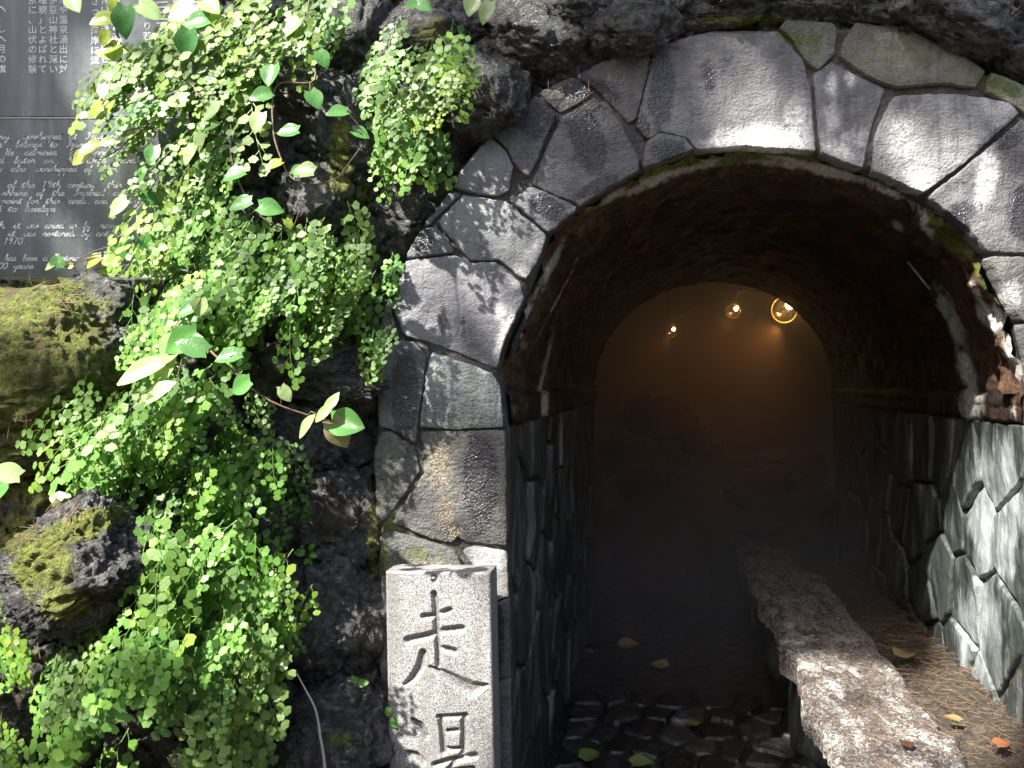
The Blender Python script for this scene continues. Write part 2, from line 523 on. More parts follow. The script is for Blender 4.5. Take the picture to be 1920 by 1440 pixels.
def chamfer(poly, r):
    out = []
    n = len(poly)
    for i in range(n):
        a, b, c = (np.array(poly[j % n], float) for j in (i - 1, i, i + 1))
        la, lc = np.linalg.norm(a - b), np.linalg.norm(c - b)
        q = min(r, la * .3); s = min(r, lc * .3)
        out += [b + (a - b) / la * q, b * .82 + (b + (a - b) / la * q) * .09 + (b + (c - b) / lc * s) * .09, b + (c - b) / lc * s]
    return out
def stone_piece(name, poly, fn, mat, parent, thick=.05, sp=.012, relief=.006, bevel=.006, tilt=.03, paint=None, rough_edge=.0022, nscale=7, label=None, dome=0.0, grow=0.0):
    poly = np.array(poly, float)
    area = 0.5 * np.sum(poly[:, 0] * np.roll(poly[:, 1], -1) - np.roll(poly[:, 0], -1) * poly[:, 1])
    if area < 0: poly = poly[::-1]
    poly = chamfer(poly, .018)
    ring = resample(poly, sp)
    n = len(ring)
    seed = R.random() * 50
    t = np.roll(ring, -1, 0) - np.roll(ring, 1, 0)
    t /= np.maximum(np.linalg.norm(t, axis=1), 1e-9)[:, None]
    nor = np.stack([-t[:, 1], t[:, 0]], 1)              # inward for a counter-clockwise ring
    j = fbm(np.c_[ring * 45, np.full(n, seed)], 3)
    ring = ring + nor * (j * rough_edge - grow)[:, None]
    ring2 = ring + nor * bevel
    lo, hi = ring.min(0), ring.max(0)
    gu, gv = np.meshgrid(np.arange(lo[0], hi[0], sp), np.arange(lo[1], hi[1], sp))
    g = np.c_[gu.ravel(), gv.ravel()] + NR.uniform(-.3, .3, (gu.size, 2)) * sp
    if len(g):
        g = g[in_poly(g, ring2)]
        if len(g): g = g[seg_dist(g, ring2) > sp * .55]
    allp = np.concatenate([ring2, g]) if len(g) else ring2
    res = geometry.delaunay_2d_cdt([Vector(p) for p in allp], [(i, (i + 1) % n) for i in range(n)], [], 1, 1e-5)
    top = np.array([tuple(v) for v in res[0]])
    F = [tuple(f) for f in res[2]]
    c = top.mean(0)
    ta, tb = R.uniform(-tilt, tilt), R.uniform(-tilt, tilt)
    def hgt(p):
        q = np.c_[p * nscale, np.full(len(p), seed)]
        v = relief * (fbm(q, 5) + .6 * ridged(q * 2.3, 3) - .3) + (p[:, 0] - c[0]) * ta + (p[:, 1] - c[1]) * tb
        d = seg_dist(p, ring2)
        v = v - .0016 * np.exp(-d / .005)
        if dome: v = v + dome * (1 - np.exp(-d / .05))
        return v
    ht = hgt(top)
    h2 = hgt(ring2)
    nt = len(top)
    UV = np.concatenate([top, ring2, ring, ring])
    H = np.concatenate([ht, h2, h2 - bevel * .8, np.full(n, -thick)])
    for i in range(n):
        k = (i + 1) % n
        for o in (0, 1):
            F.append((nt + o * n + i, nt + o * n + k, nt + (o + 1) * n + k, nt + (o + 1) * n + i)[::-1])
    V = fn(UV, H)
    e1 = np.array(fn(np.array([c, c + (1e-3, 0), c + (0, 1e-3)]), np.zeros(3)))
    # keep faces outward
    nn = np.cross(e1[1] - e1[0], e1[2] - e1[0])
    up = np.array(fn(np.array([c]), np.array([1e-3])))[0] - e1[0]
    if nn @ up < 0: F = [f[::-1] for f in F]
    return part(name, V, F, mat, parent, paint(V) if paint else None, label=label)
def voronoi_cells(seeds, rect, gap):
    cells = []
    x0, x1, y0, y1 = rect
    for i, s in enumerate(seeds):
        poly = [np.array(p, float) for p in ((x0, y0), (x1, y0), (x1, y1), (x0, y1))]
        for j, q in enumerate(seeds):
            if i == j or np.hypot(*(q - s)) > .9: continue
            n = (q - s) / np.linalg.norm(q - s)
            m = (q + s) / 2 - n * gap / 2
            out = []
            for k in range(len(poly)):
                a, b = poly[k], poly[(k + 1) % len(poly)]
                da, db = (a - m) @ n, (b - m) @ n
                if da <= 0: out.append(a)
                if da * db < 0: out.append(a + (b - a) * da / (da - db))
            poly = out
            if len(poly) < 3: break
        if len(poly) >= 3:
            q = [poly[0]]
            for p in poly[1:]:
                if np.linalg.norm(p - q[-1]) > .012: q.append(p)
            if np.linalg.norm(q[0] - q[-1]) < .012: q.pop()
            if len(q) >= 3: cells.append(q)
    return cells
def jit_seeds(x0, x1, y0, y1, dx, dy, amt=.36):
    out = []
    r = 0
    y = y0 + dy / 2
    while y < y1:
        x = x0 + dx / 2 + (dx / 2 if r % 2 else 0) - dx * .25
        while x < x1:
            out.append((x + R.uniform(-amt, amt) * dx, y + R.uniform(-amt, amt) * dy))
            x += dx
        y += dy; r += 1
    return np.array(out)

# ------------------------------------------------------------------ the setting: ground and hill
G = 60
gx = np.linspace(-G, G, 61)
gv = np.array([(x, y, 0.12 * 0) for x in gx for y in np.linspace(-G, 1.0, 41)])
gv[:, 2] = np.where(np.hypot(gv[:, 0], gv[:, 1]) > 6, .25 * fbm(gv * .15, 3), 0) - .004
part('ground', gv, grid_faces(61, 41), M['ground'], kind='structure')
hu, hv = 50, 26
hp = []
for i in range(hu):
    for k in range(hv):
        x = -30 + 60 * i / (hu - 1); s = k / (hv - 1)
        hp.append((x, .75 + s * 30, 2.75 + s * 16))
hp = np.array(hp)
hp[:, 2] += .5 * fbm(hp * .3, 4) * np.clip((hp[:, 1] - .75) / 3, 0, 1)
# unseen wooded slope added behind the viewer to cut low sky light
ws = []
for i in range(140):
    a = math.radians(180 + 200 * i / 139 - 10)
    for k in range(50):
        t = k / 49
        r = 7.5 + 2.5 * t
        ws.append((r * math.cos(a), -1.5 + r * math.sin(a), -.3 + 6.3 * t))
ws = np.array(ws)
dn = fbm(ws * .9, 5) * .9 + .5 * ridged(ws * 2.2, 4)
ws[:, 0] += dn * .7; ws[:, 1] += dn * .7; ws[:, 2] += .5 * dn
wm = NB('unseen_wooded_slope')
M['wood'] = wm.set(color=wm.ramp(wm.noise(6, 8, .7), [(.3, (.006, .012, .004)), (.55, (.03, .055, .015)), (.75, (.08, .12, .03))]), rough=.7, normal=wm.bump(wm.noise(12, 8, .7), .1, 1.0))
part('unseen_wooded_slope', ws, grid_faces(140, 50), M['wood'], kind='structure')
part('hillside', hp, grid_faces(hu, hv), M['soil'], kind='structure')

# ------------------------------------------------------------------ lava rock wall
OUTER = [(702, 1700), (705, 985), (700, 850), (706, 700), (709, 640), (727, 562), (762, 484), (793, 425), (848, 350), (918, 252), (972, 200), (1010, 170),
         (1078, 138), (1130, 110), (1222, 82), (1334, 56), (1465, 45), (1473, 36), (1560, 40), (1604, 40), (1692, 50), (1797, 98), (1860, 130),
         (1940, 165), (2020, 230), (2090, 330), (2140, 450), (2160, 600), (2160, 1700)]
INNER = [(957, 1700), (955, 1440), (951, 1120), (949, 1025), (946, 806), (938, 722), (932, 690), (945, 640), (968, 590), (985, 555), (1012, 482), (1028, 436),
         (1070, 402), (1085, 386), (1200, 318), (1230, 305), (1300, 282), (1396, 272), (1532, 283), (1623, 318), (1635, 320), (1731, 366),
         (1815, 428), (1850, 474), (1872, 520), (1915, 602), (1935, 680), (1940, 750), (1940, 1700)]
ROCK_Y = [(400, 560, 240, 170, 0, -.15), (330, 900, 240, 220, 0, -.19), (300, 1260, 300, 190, 0, -.24), (450, 130, 190, 150, 0, -.07), (800, 190, 150, 130, 0, -.08),
          (50, 720, 210, 190, 0, -.26), (80, 1120, 220, 200, 0, -.26), (1080, 40, 260, 90, 0, -.1), (1520, -20, 420, 70, 0, -.1), (560, 690, 150, 40, 0, -.13),
          (620, 1390, 160, 80, 0, -.12), (1850, 20, 200, 90, 0, -.1), (600, 330, 120, 160, 0, -.06)]
def rock_profile(px):
    y = np.full(len(px), .09)
    for b in ROCK_Y:
        y = y + b[5] * blobs(px, [b[:5]])
    # under the panels and towards the ground the wall has a batter; behind the panels it is set back
    y = y - .06 * np.clip((px[:, 1] - 900) / 600, 0, 1)
    hole = np.clip((352 - px[:, 0]) / 25, 0, 1) * np.clip((522 - px[:, 1]) / 18, 0, 1)
    return y * (1 - hole) + .3 * hole
LAVA_MOSS = [(60, 620, 170, 120), (100, 780, 150, 70, -15), (40, 690, 140, 100), (220, 690, 60, 70, 0, .8), (60, 640, 120, 110), (110, 700, 60, 70), (30, 760, 130, 50), (90, 540, 90, 20), (150, 750, 120, 40, -20), (30, 840, 90, 30, -20), (150, 990, 110, 30, -20), (80, 1060, 70, 70),
             (200, 960, 50, 12), (120, 1130, 60, 40), (60, 920, 90, 40), (20, 1230, 60, 30), (20, 1000, 60, 50), (180, 700, 60, 60), (640, 300, 35, 120, 0, .75), (680, 380, 25, 60, 0, .7),
             (620, 640, 80, 14), (1400, 40, 120, 12, 0, .8), (1860, 150, 80, 14, 25, .8), (820, 60, 70, 40, 0, .62), (640, 1390, 40, 30, 0, .6), (700, 1000, 14, 120, 0, .75), (350, 820, 120, 120, 0, .5), (560, 620, 60, 25, 0, .7)]
LAVA_PALE = [(590, 370, 45, 50), (195, 560, 45, 30), (160, 600, 30, 30), (170, 1010, 45, 35), (180, 1075, 30, 40), (660, 30, 60, 60, 0, .8), (520, 230, 50, 70, 0, .62), (800, 80, 80, 60, 0, .72), (900, 170, 70, 70, 0, .5),
             (240, 640, 50, 60, 0, .85), (720, 100, 60, 50, 0, .7), (560, 150, 60, 50, 0, .55), (30, 1260, 60, 30, 0, .6), (600, 690, 90, 25, 0, .5), (940, 100, 60, 40, 0, .5)]
LAVA_BROWN = [(560, 200, 60, 60, 0, .8), (480, 290, 50, 90, 0, .8), (480, 430, 50, 50, 0, .9), (910, 190, 70, 60, 0, .7), (450, 690, 90, 40, 0, .7), (620, 960, 70, 100, 0, .7), (640, 260, 60, 90, 0, .6), (160, 1130, 110, 60, 0, .6), (30, 1300, 70, 50, 0, .7)]
def lava_paint(V):
    px = topx(V)
    return dict(moss=blobs(px, LAVA_MOSS), pale=blobs(px, LAVA_PALE), brown=blobs(px, LAVA_BROWN))
ax = np.concatenate([np.arange(-560, -60, 14), np.arange(-60, 1980, 5), np.arange(1980, 2500, 14)])
az = np.concatenate([np.arange(-560, -60, 14), np.arange(-60, 1460, 5), np.arange(1460, 1690, 12)])
PX = np.array([(x, z) for x in ax for z in az], float)
Yr = rock_profile(PX)
Q = np.c_[(PX - (960, 720)) * .0015, np.zeros(len(PX))]
f1, f2 = worley2(Q[:, :2] * 7 + .35 * np.c_[fbm(Q * 9, 3), fbm(Q * 9 + 40, 3)])
Yr = Yr + .055 * (f1 - .45) - .03 * np.exp(-(f2 - f1) / .05) * -1
f1, f2 = worley2(Q[:, :2] * 19 + .5 * np.c_[fbm(Q * 22, 3), fbm(Q * 22 + 40, 3)], 9)
Yr = Yr + .02 * (f1 - .45) + .010 * np.exp(-(f2 - f1) / .08)
Yr = Yr - .035 * fbm(Q * 6, 5) - .016 * ridged(Q * 21, 4)
hole = ((PX[:, 0] < 352) & (PX[:, 1] < 520))
Yr = np.where(hole, np.maximum(Yr, .26), Yr)
d = (CAM_D + Yr) / FPX
RV = np.c_[(PX[:, 0] - 960) * d, Yr, CAM_Z - (PX[:, 1] - 720) * d]
RF = grid_faces(len(ax), len(az))
cen = PX[RF].mean(1)
RF = RF[~in_poly(cen, np.array([((x - 1440) * .97 + 1440, y if y > 1600 else (y - 760) * .975 + 760) for x, y in OUTER]))]
used = np.unique(RF); remap = -np.ones(len(RV), int); remap[used] = np.arange(len(used))
ROCK = empty('lava_rock_wall', (-.9, .2, 0), 'dark rugged lava rock wall wrapping round the stone arch', 'rock wall')
RVu = RV[used]
part('rock_face', RVu, remap[RF][:, ::-1], M['lava'], ROCK, lava_paint(RVu))
def rock_y(px, py):
    return float(rock_profile(np.array([[px, py]], float))[0])

# nearest rock surface per bearing, filled while the rock is built (8 px cells)
DEPTH = np.full((260, 200), 9.0)
def note_depth(V):
    px = topx(V)
    i = ((px[:, 0] + 80) / 8).astype(int); k = ((px[:, 1] + 80) / 8).astype(int)
    ok = (i >= 0) & (i < 260) & (k >= 0) & (k < 200)
    np.minimum.at(DEPTH, (i[ok], k[ok]), V[ok, 1])
note_depth(RVu)
def surf(px, py):
    i, k = int((px + 80) / 8), int((py + 80) / 8)
    if 0 <= i < 260 and 0 <= k < 200 and DEPTH[i, k] < 5: return float(DEPTH[i, k])
    return rock_y(px, py)
def ico(sub):
    bm = bmesh.new()
    bmesh.ops.create_icosphere(bm, subdivisions=sub, radius=1)
    V = np.array([v.co[:] for v in bm.verts]); F = [tuple(v.index for v in f.verts) for f in bm.faces]
    bm.free()
    return V, F
ICO = {k: ico(k) for k in (3, 4, 5, 6)}
def boulder_mesh(c, r, rot=0, rough=.16, seed=0, sub=5, box_=.55):
    V, F = ICO[sub]
    q = np.sign(V) * np.abs(V) ** (1 - box_ * .45)          # squarer than a ball
    q = q / np.linalg.norm(q, axis=1)[:, None] ** .55
    s = V * 1.3 + seed
    m = min(r)
    k = 1 + rough * (1.5 * fbm(s, 3) + .7 * ridged(s * 2.4, 4)) + rough * .8 * ridged(s * 5, 4) + rough * .6 * fbm(s * 13, 4)
    q = q * k[:, None] * np.array(r)
    a = math.radians(rot)
    q = np.c_[q[:, 0] * math.cos(a) + q[:, 2] * math.sin(a), q[:, 1], -q[:, 0] * math.sin(a) + q[:, 2] * math.cos(a)]
    return q + np.array(c), F
BOULDERS = [  # px, py, rx, ry, rotation, depth in front of the wall, label
    (65, 690, 200, 132, 0, .02, 'big boulder coated in yellow green moss'), (192, 575, 66, 52, 20, -.06, 'bare grey lump beside the moss'), (50, 815, 190, 66, -12, -.02, 'mossy ledge stone'),
    (150, 1062, 140, 96, -28, -.17, 'slanting boulder with moss on its left and bare grey crest'), (10, 1295, 95, 78, 0, -.06, 'brownish boulder cut off by the picture edge'),
    (908, 186, 74, 70, 5, -.07, 'rounded brown grey boulder standing proud by the arch'), (575, 185, 72, 48, 20, -.03, None), (490, 285, 62, 92, 10, -.03, None),
    (592, 380, 62, 58, -20, -.08, 'pale crusted knob under the hanging vine'), (650, 255, 66, 100, -10, .0, None), (670, 50, 60, 84, 8, -.02, None), (800, 66, 84, 58, -10, -.02, None),
    (478, 425, 58, 62, 0, -.02, None), (540, 700, 150, 44, 6, .05, 'ledge stone littered with dry needles'), (765, 395, 72, 58, 15, .0, None), (735, 300, 50, 60, 0, .01, None), (720, 470, 46, 50, 0, .02, None),
    (1010, 62, 92, 64, 15, -.02, None), (1085, 125, 74, 44, -25, -.02, None), (1180, 52, 84, 54, -10, -.03, None), (1075, 12, 80, 46, 0, -.03, None), (1330, 14, 96, 42, 0, -.02, None),
    (1490, 2, 110, 34, 3, -.02, None), (1640, 10, 90, 38, 5, -.01, None), (1790, 30, 110, 56, 20, -.02, None), (1905, 95, 70, 56, 30, -.02, None), (955, 130, 48, 52, 0, -.02, None),
    (628, 1372, 96, 74, -10, -.04, 'blue grey boulder behind the thin pale twig'), (628, 1160, 92, 110, 8, .0, None), (625, 960, 84, 100, -6, .0, None), (664, 1430, 50, 46, 0, -.05, 'rugged lump against the foot of the granite marker'),
    (470, 1405, 130, 66, 4, -.02, None), (655, 735, 62, 52, 0, .0, None), (560, 820, 80, 70, 0, .0, None), (540, 1130, 70, 90, 0, .02, None), (880, 40, 60, 44, 0, -.01, None), (1250, 90, 50, 26, -18, -.01, None)]
for i, (px, py, rx, ry, rot, dy, lab) in enumerate(BOULDERS):
    y = rock_y(px, py) + dy
    s = (CAM_D + y) / FPX
    c = P(px, py, y + .05)
    V, F = boulder_mesh(c, (rx * s, min(rx, ry) * s * .95, ry * s), rot, .17 if i else .1, i * 7.7, 6 if rx > 110 else 5)
    note_depth(V)
    part('boulder', V, F, M['lava'], ROCK, lava_paint(V), label=lab)

# ------------------------------------------------------------------ stone arch
TAN = 294 / 1500.0
ARCH = empty('stone_arch', (P(1440, 720).x, .03, 0), 'arched tunnel portal faced with irregular grey flagstones', 'arch')
STONES = [
    [(712, 1008), (738, 998), (800, 1016), (852, 1034), (872, 1080), (722, 1074)],
    [(870, 1034), (888, 1026), (949, 1036), (953, 1118), (926, 1126), (905, 1084)],
    [(930, 1132), (954, 1124), (956, 1268), (936, 1270)], [(936, 1276), (956, 1274), (958, 1500), (940, 1500)],
    [(790, 812), (946, 808), (949, 1022), (874, 1016), (858, 1004), (846, 1018), (800, 1006), (737, 980), (797, 888)],
    [(715, 814), (730, 809), (776, 840), (786, 884), (724, 972), (708, 982), (702, 850)],
    [(712, 650), (742, 642), (780, 643), (797, 668), (794, 702), (781, 798), (780, 830), (733, 802), (712, 800), (708, 700)],
    [(727, 568), (745, 632), (716, 641), (711, 638), (715, 605)],
    [(813, 662), (922, 700), (935, 724), (943, 799), (860, 804), (788, 800), (801, 704), (808, 669)],
    [(762, 490), (850, 480), (880, 495), (929, 493), (974, 532), (982, 558), (966, 590), (943, 640), (930, 688), (920, 686), (860, 660), (800, 638), (757, 628), (735, 566)],
    [(762, 482), (790, 432), (816, 428), (838, 448), (850, 472)],
    [(822, 416), (868, 368), (948, 380), (1023, 441), (1010, 480), (986, 523), (935, 484), (884, 487), (857, 458)],
    [(796, 423), (846, 358), (862, 365), (830, 394)],
    [(852, 350), (861, 326), (918, 257), (946, 282), (960, 312), (953, 355), (934, 366), (898, 361)],
    [(922, 249), (972, 205), (1006, 180), (1042, 216), (990, 332), (967, 308), (953, 279)],
    [(1012, 173), (1074, 144), (1110, 168), (1104, 180), (1049, 211)],
    [(1053, 222), (1114, 188), (1160, 227), (1194, 290), (1198, 317), (1086, 382), (998, 344)],
    [(960, 376), (995, 350), (1080, 388), (1069, 402), (1028, 434)],
    [(1080, 142), (1130, 114), (1220, 86), (1215, 130), (1192, 220), (1180, 228), (1162, 208), (1118, 165)],
    [(1230, 88), (1334, 60), (1456, 60), (1505, 112), (1520, 166), (1530, 281), (1396, 272), (1306, 280), (1288, 256), (1240, 246), (1212, 260), (1194, 240), (1220, 131)],
    [(1214, 266), (1240, 251), (1284, 261), (1299, 279), (1234, 304), (1206, 314)],
    [(1464, 52), (1474, 40), (1558, 44), (1568, 60), (1562, 100), (1536, 130), (1516, 116), (1490, 78)],
    [(1582, 83), (1605, 45), (1692, 54), (1796, 102), (1848, 133), (1829, 163), (1773, 154), (1681, 162), (1637, 147), (1576, 105)],
    [(1529, 138), (1560, 116), (1606, 142), (1661, 165), (1633, 240), (1619, 314), (1543, 285), (1533, 194)],
    [(1678, 181), (1800, 177), (1890, 193), (1908, 213), (1810, 302), (1731, 361), (1639, 318), (1645, 250)],
    [(1850, 173), (1857, 138), (1938, 170), (2008, 232), (1975, 262), (1918, 206)],
    [(1920, 224), (1972, 270), (2020, 330), (2024, 478), (1852, 470), (1817, 426), (1744, 368), (1817, 310)],
    [(1856, 482), (1990, 486), (1996, 598), (1918, 600), (1876, 520)],
    [(1982, 266), (2014, 238), (2084, 332), (2134, 452), (2030, 470), (2028, 330)],
    [(2000, 484), (2136, 460), (2154, 600), (2154, 760), (2004, 756)],
    [(1922, 608), (1996, 604), (1998, 756), (1946, 756), (1938, 680)],
    [(1946, 764), (2154, 766), (2156, 980), (2050, 1010), (1946, 980)], [(1946, 990), (2048, 1018), (2156, 988), (2156, 1300), (1946, 1280)], [(1946, 1290), (2156, 1308), (2156, 1560), (1946, 1560)],
    [(716, 1082), (860, 1084), (925, 1130), (932, 1300), (716, 1290)], [(716, 1298), (932, 1306), (936, 1560), (714, 1560)]]
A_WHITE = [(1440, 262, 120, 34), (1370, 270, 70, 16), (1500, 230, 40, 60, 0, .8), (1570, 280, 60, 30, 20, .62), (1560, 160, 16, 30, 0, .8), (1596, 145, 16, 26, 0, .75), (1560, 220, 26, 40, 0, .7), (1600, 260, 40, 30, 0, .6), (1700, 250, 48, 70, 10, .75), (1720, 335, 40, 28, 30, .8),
           (1850, 330, 26, 80, 8, .8), (950, 620, 16, 70, 18), (975, 520, 30, 30, 30, .85), (940, 590, 20, 30, 0, .7), (906, 690, 12, 16), (1000, 470, 18, 40, 20, .6), (915, 1050, 40, 30), (940, 740, 10, 60, 0, .6), (1085, 390, 40, 10, -25, .7), (1890, 560, 40, 40, 0, .7)]  # white mineral crust, with sun patches painted in at crown and lower left
A_WET = [(900, 900, 40, 110), (760, 740, 30, 110), (830, 590, 14, 70, 0, .6), (870, 600, 10, 80, 0, .55), (1100, 260, 40, 80, -20), (1010, 220, 50, 60, 30, .8), (1130, 180, 50, 50, 0, .7), (1240, 170, 30, 100, 0, .9), (1200, 250, 25, 50, 0, .8), (1250, 280, 40, 25), (1030, 390, 50, 25, 30), (1120, 350, 60, 14, -25), (790, 450, 30, 25), (1010, 510, 12, 60, 25, .8),
         (930, 1200, 20, 90), (1880, 260, 60, 30, -30, .8), (1790, 420, 40, 60, 30, .8), (1920, 400, 40, 80, 0, .8), (1080, 170, 50, 25, -20, .8), (1330, 150, 25, 70, 0, .55), (850, 990, 60, 25, 0, .6)]
A_MOSS = [(1480, 70, 40, 14, 30), (1520, 80, 60, 40, 0, .6), (1700, 100, 110, 50, 15, .5), (1870, 160, 60, 20, 20), (740, 900, 30, 80, 0, .5), (780, 1040, 60, 30, 0, .6), (1700, 172, 60, 8, 0, .8), (715, 1050, 20, 40), (1400, 56, 80, 8)]
A_GOLD_GLINT = [(825, 870, 30, 60), (835, 960, 26, 50, 0, .9), (850, 1000, 26, 20), (800, 1055, 50, 18, 0, .7), (930, 960, 14, 60, 0, .45), (1720, 345, 16, 12, 0, .8), (1520, 275, 16, 10, 0, .7), (1940, 540, 60, 40, 0, .6), (945, 1200, 10, 60, 0, .5)]  # golden sun glints painted onto the facing stones
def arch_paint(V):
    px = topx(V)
    return dict(white=blobs(px, A_WHITE), wet=blobs(px, A_WET), moss=blobs(px, A_MOSS), gold_glint=blobs(px, A_GOLD_GLINT))
OLV = (.8, .82, .62); DK = (.5, .5, .52); MD = (.85, .85, .87); LT = (1.25, 1.28, 1.28); BR = (.62, .58, .54); BL = (.72, .74, .8)
TONE = [(.5, .52, .42), (1.5, 1.45, 1.3), (.5, .48, .42), (.5, .48, .42), (.5, .47, .42), (.55, .58, .48), DK, MD, (1.4, 1.48, 1.45), (1.05, 1.04, 1.08), BL, LT, BL, (.95, .92, .97), DK, BR, (.72, .72, .74), MD, BR, (.8, .79, .78), DK, OLV, OLV, MD, LT, OLV, (.6, .59, .6), BR]
for i, poly in enumerate(STONES):
    pw = [((x - 960) * .0015, CAM_Z - (y - 720) * .0015) for x, y in poly]
    dy = R.uniform(-.006, .004)
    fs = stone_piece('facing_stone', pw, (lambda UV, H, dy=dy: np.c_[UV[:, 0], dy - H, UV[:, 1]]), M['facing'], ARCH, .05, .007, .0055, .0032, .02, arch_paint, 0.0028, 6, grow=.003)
    fs.color = (*(TONE[i] if i < len(TONE) else MD), 1)
def polyline_resample(pts, n):
    p = np.array(pts, float)
    s = np.r_[0, np.cumsum(np.hypot(*np.diff(p, axis=0).T))]
    t = np.linspace(0, s[-1], n)
    return np.c_[np.interp(t, s, p[:, 0]), np.interp(t, s, p[:, 1])]
# bedding mortar: front sheet between the two outlines, a reveal inside and a return outside
def split3(pts, nleg, narc, top):
    p = list(pts)
    left = [q for q in p[:top[0] + 1]]; arc = p[top[0]:top[1] + 1]; right = p[top[1]:]
    return np.concatenate([polyline_resample(left, nleg)[:-1], polyline_resample(arc, narc), polyline_resample(right, nleg)[1:]])
inn = split3(INNER, 40, 200, (4, 27)); out = split3(OUTER, 40, 200, (4, 26))
rows = []
for t, y in [(.05, .2), (.03, .11), (0, .07), (0, .055), (0, .04), (0.015, .022)] + [(t, .01) for t in np.linspace(.06, .95, 16)] + [(.985, .024), (1, .06), (1, .14)]:
    q = inn * (1 - t) + out * t
    rows.append(np.c_[(q[:, 0] - 960) * .0015 + (TAN * y if t < .06 and y > .0205 else 0), np.full(len(q), y), CAM_Z - (q[:, 1] - 720) * .0015])
MVt = np.stack(rows, 1).reshape(-1, 3)
MVt[:, 1] += .006 * fbm(MVt * 25, 4) + .002
part('mortar_bed', MVt, grid_faces(len(inn), len(rows)), M['mortar'], ARCH, dict(moss=blobs(topx(MVt), A_MOSS + [(1480, 285, 200, 14, 0, .8), (1300, 290, 120, 14, -12, .8), (1800, 430, 20, 90, -40, .8), (725, 1000, 30, 100)])))

# ------------------------------------------------------------------ tunnel
TAN = 294 / 1500.0
XL, XR, ZI, ZT = -.03, 1.475, 1.335, 1.42
LEN = 2.75
TUN = empty('stone_tunnel', (.72 + TAN * 1.4, 1.4, 0), 'dark vaulted tunnel lined with wet mineral streaked stone', 'tunnel')
arc_px = polyline_resample(INNER[5:28], 150)
arcw = np.c_[(arc_px[:, 0] - 960) * .0015, CAM_Z - (arc_px[:, 1] - 720) * .0015]
arcw[:, 1] = np.maximum(arcw[:, 1], ZT)
th = np.linspace(math.pi, 0, 150)
ell = np.c_[.722 + .745 * np.cos(th), ZT + .668 * np.sin(th)]
ys = np.concatenate([np.linspace(.05, .6, 60), np.linspace(.62, LEN, 70)])
VV = []
nrm = np.c_[np.cos(th), np.sin(th)]
for y in ys:
    k = min(1, (y - .05) / .35); k = k * k * (3 - 2 * k)
    s = arcw * (1 - k) + ell * k
    s = s + nrm * (-.030 * np.exp(-((y - .13) / .07) ** 2) * (1 + .8 * fbm(np.c_[np.arange(150) * .13, np.full(150, y * 9), np.zeros(150)], 3)))[:, None]       # thickened lip behind the facing
    VV.append(np.c_[s[:, 0] + TAN * y, np.full(150, y), s[:, 1]])
VV = np.stack(VV, 1).reshape(-1, 3)
nn = np.repeat(nrm, len(ys), 0)
amp = .016 + .034 * np.exp(-VV[:, 1] / .2)
dsp = amp * (fbm(VV * 9, 5) + .5 * ridged(VV * 20, 3))
VV[:, 0] += nn[:, 0] * dsp; VV[:, 2] += nn[:, 1] * dsp
V_MOSS = [(1250, 318, 100, 16, -16), (1440, 292, 150, 14), (1580, 315, 80, 16, 18), (1780, 440, 22, 80, -42), (1850, 530, 16, 60, -30, .9), (1330, 300, 80, 16), (1120, 385, 60, 10, -28, .7)]
V_WHITE = [(1035, 495, 9, 70, 27, .85), (985, 590, 7, 60, 22, .8), (1150, 368, 50, 9, -28, .8), (1720, 390, 40, 10, 42, .8), (1830, 545, 8, 60, -30, .8), (1215, 345, 60, 12, -22, .9), (1540, 318, 110, 12, 14), (1460, 305, 60, 8, 0, .7), (1650, 352, 60, 10, 26), (1850, 592, 14, 44, -28), (1785, 600, 17, 80, -24), (1812, 690, 18, 60, -22), (1898, 660, 16, 60, -20), (1500, 312, 160, 9, 6, .8), (1290, 318, 90, 10, -14, .75), (1880, 600, 8, 70, -24, .8), (1740, 430, 12, 30, -40, .7),
           (1085, 480, 4, 60, 24, .55), (1046, 560, 4, 120, 27, .6), (1022, 690, 7, 80, 14), (1000, 560, 4, 110, 27, .7), (1680, 420, 10, 20, -40, .6), (1700, 560, 10, 60, -25, .5), (970, 640, 4, 70, 15, .7)]
def vpaint(V):
    px = topx(V)
    near = np.exp(-V[:, 1] / .9)
    return dict(rust=np.clip(1.25 - V[:, 1] / .55, 0, 1), moss=blobs(px, V_MOSS) * (V[:, 1] < .35), white=blobs(px, V_WHITE) * np.clip(1.4 - V[:, 1], 0, 1))  # rust strongest at the front, where it also paints in the sunlight
part('vault', VV, grid_faces(150, len(ys)), M['vault'], TUN, vpaint(VV))
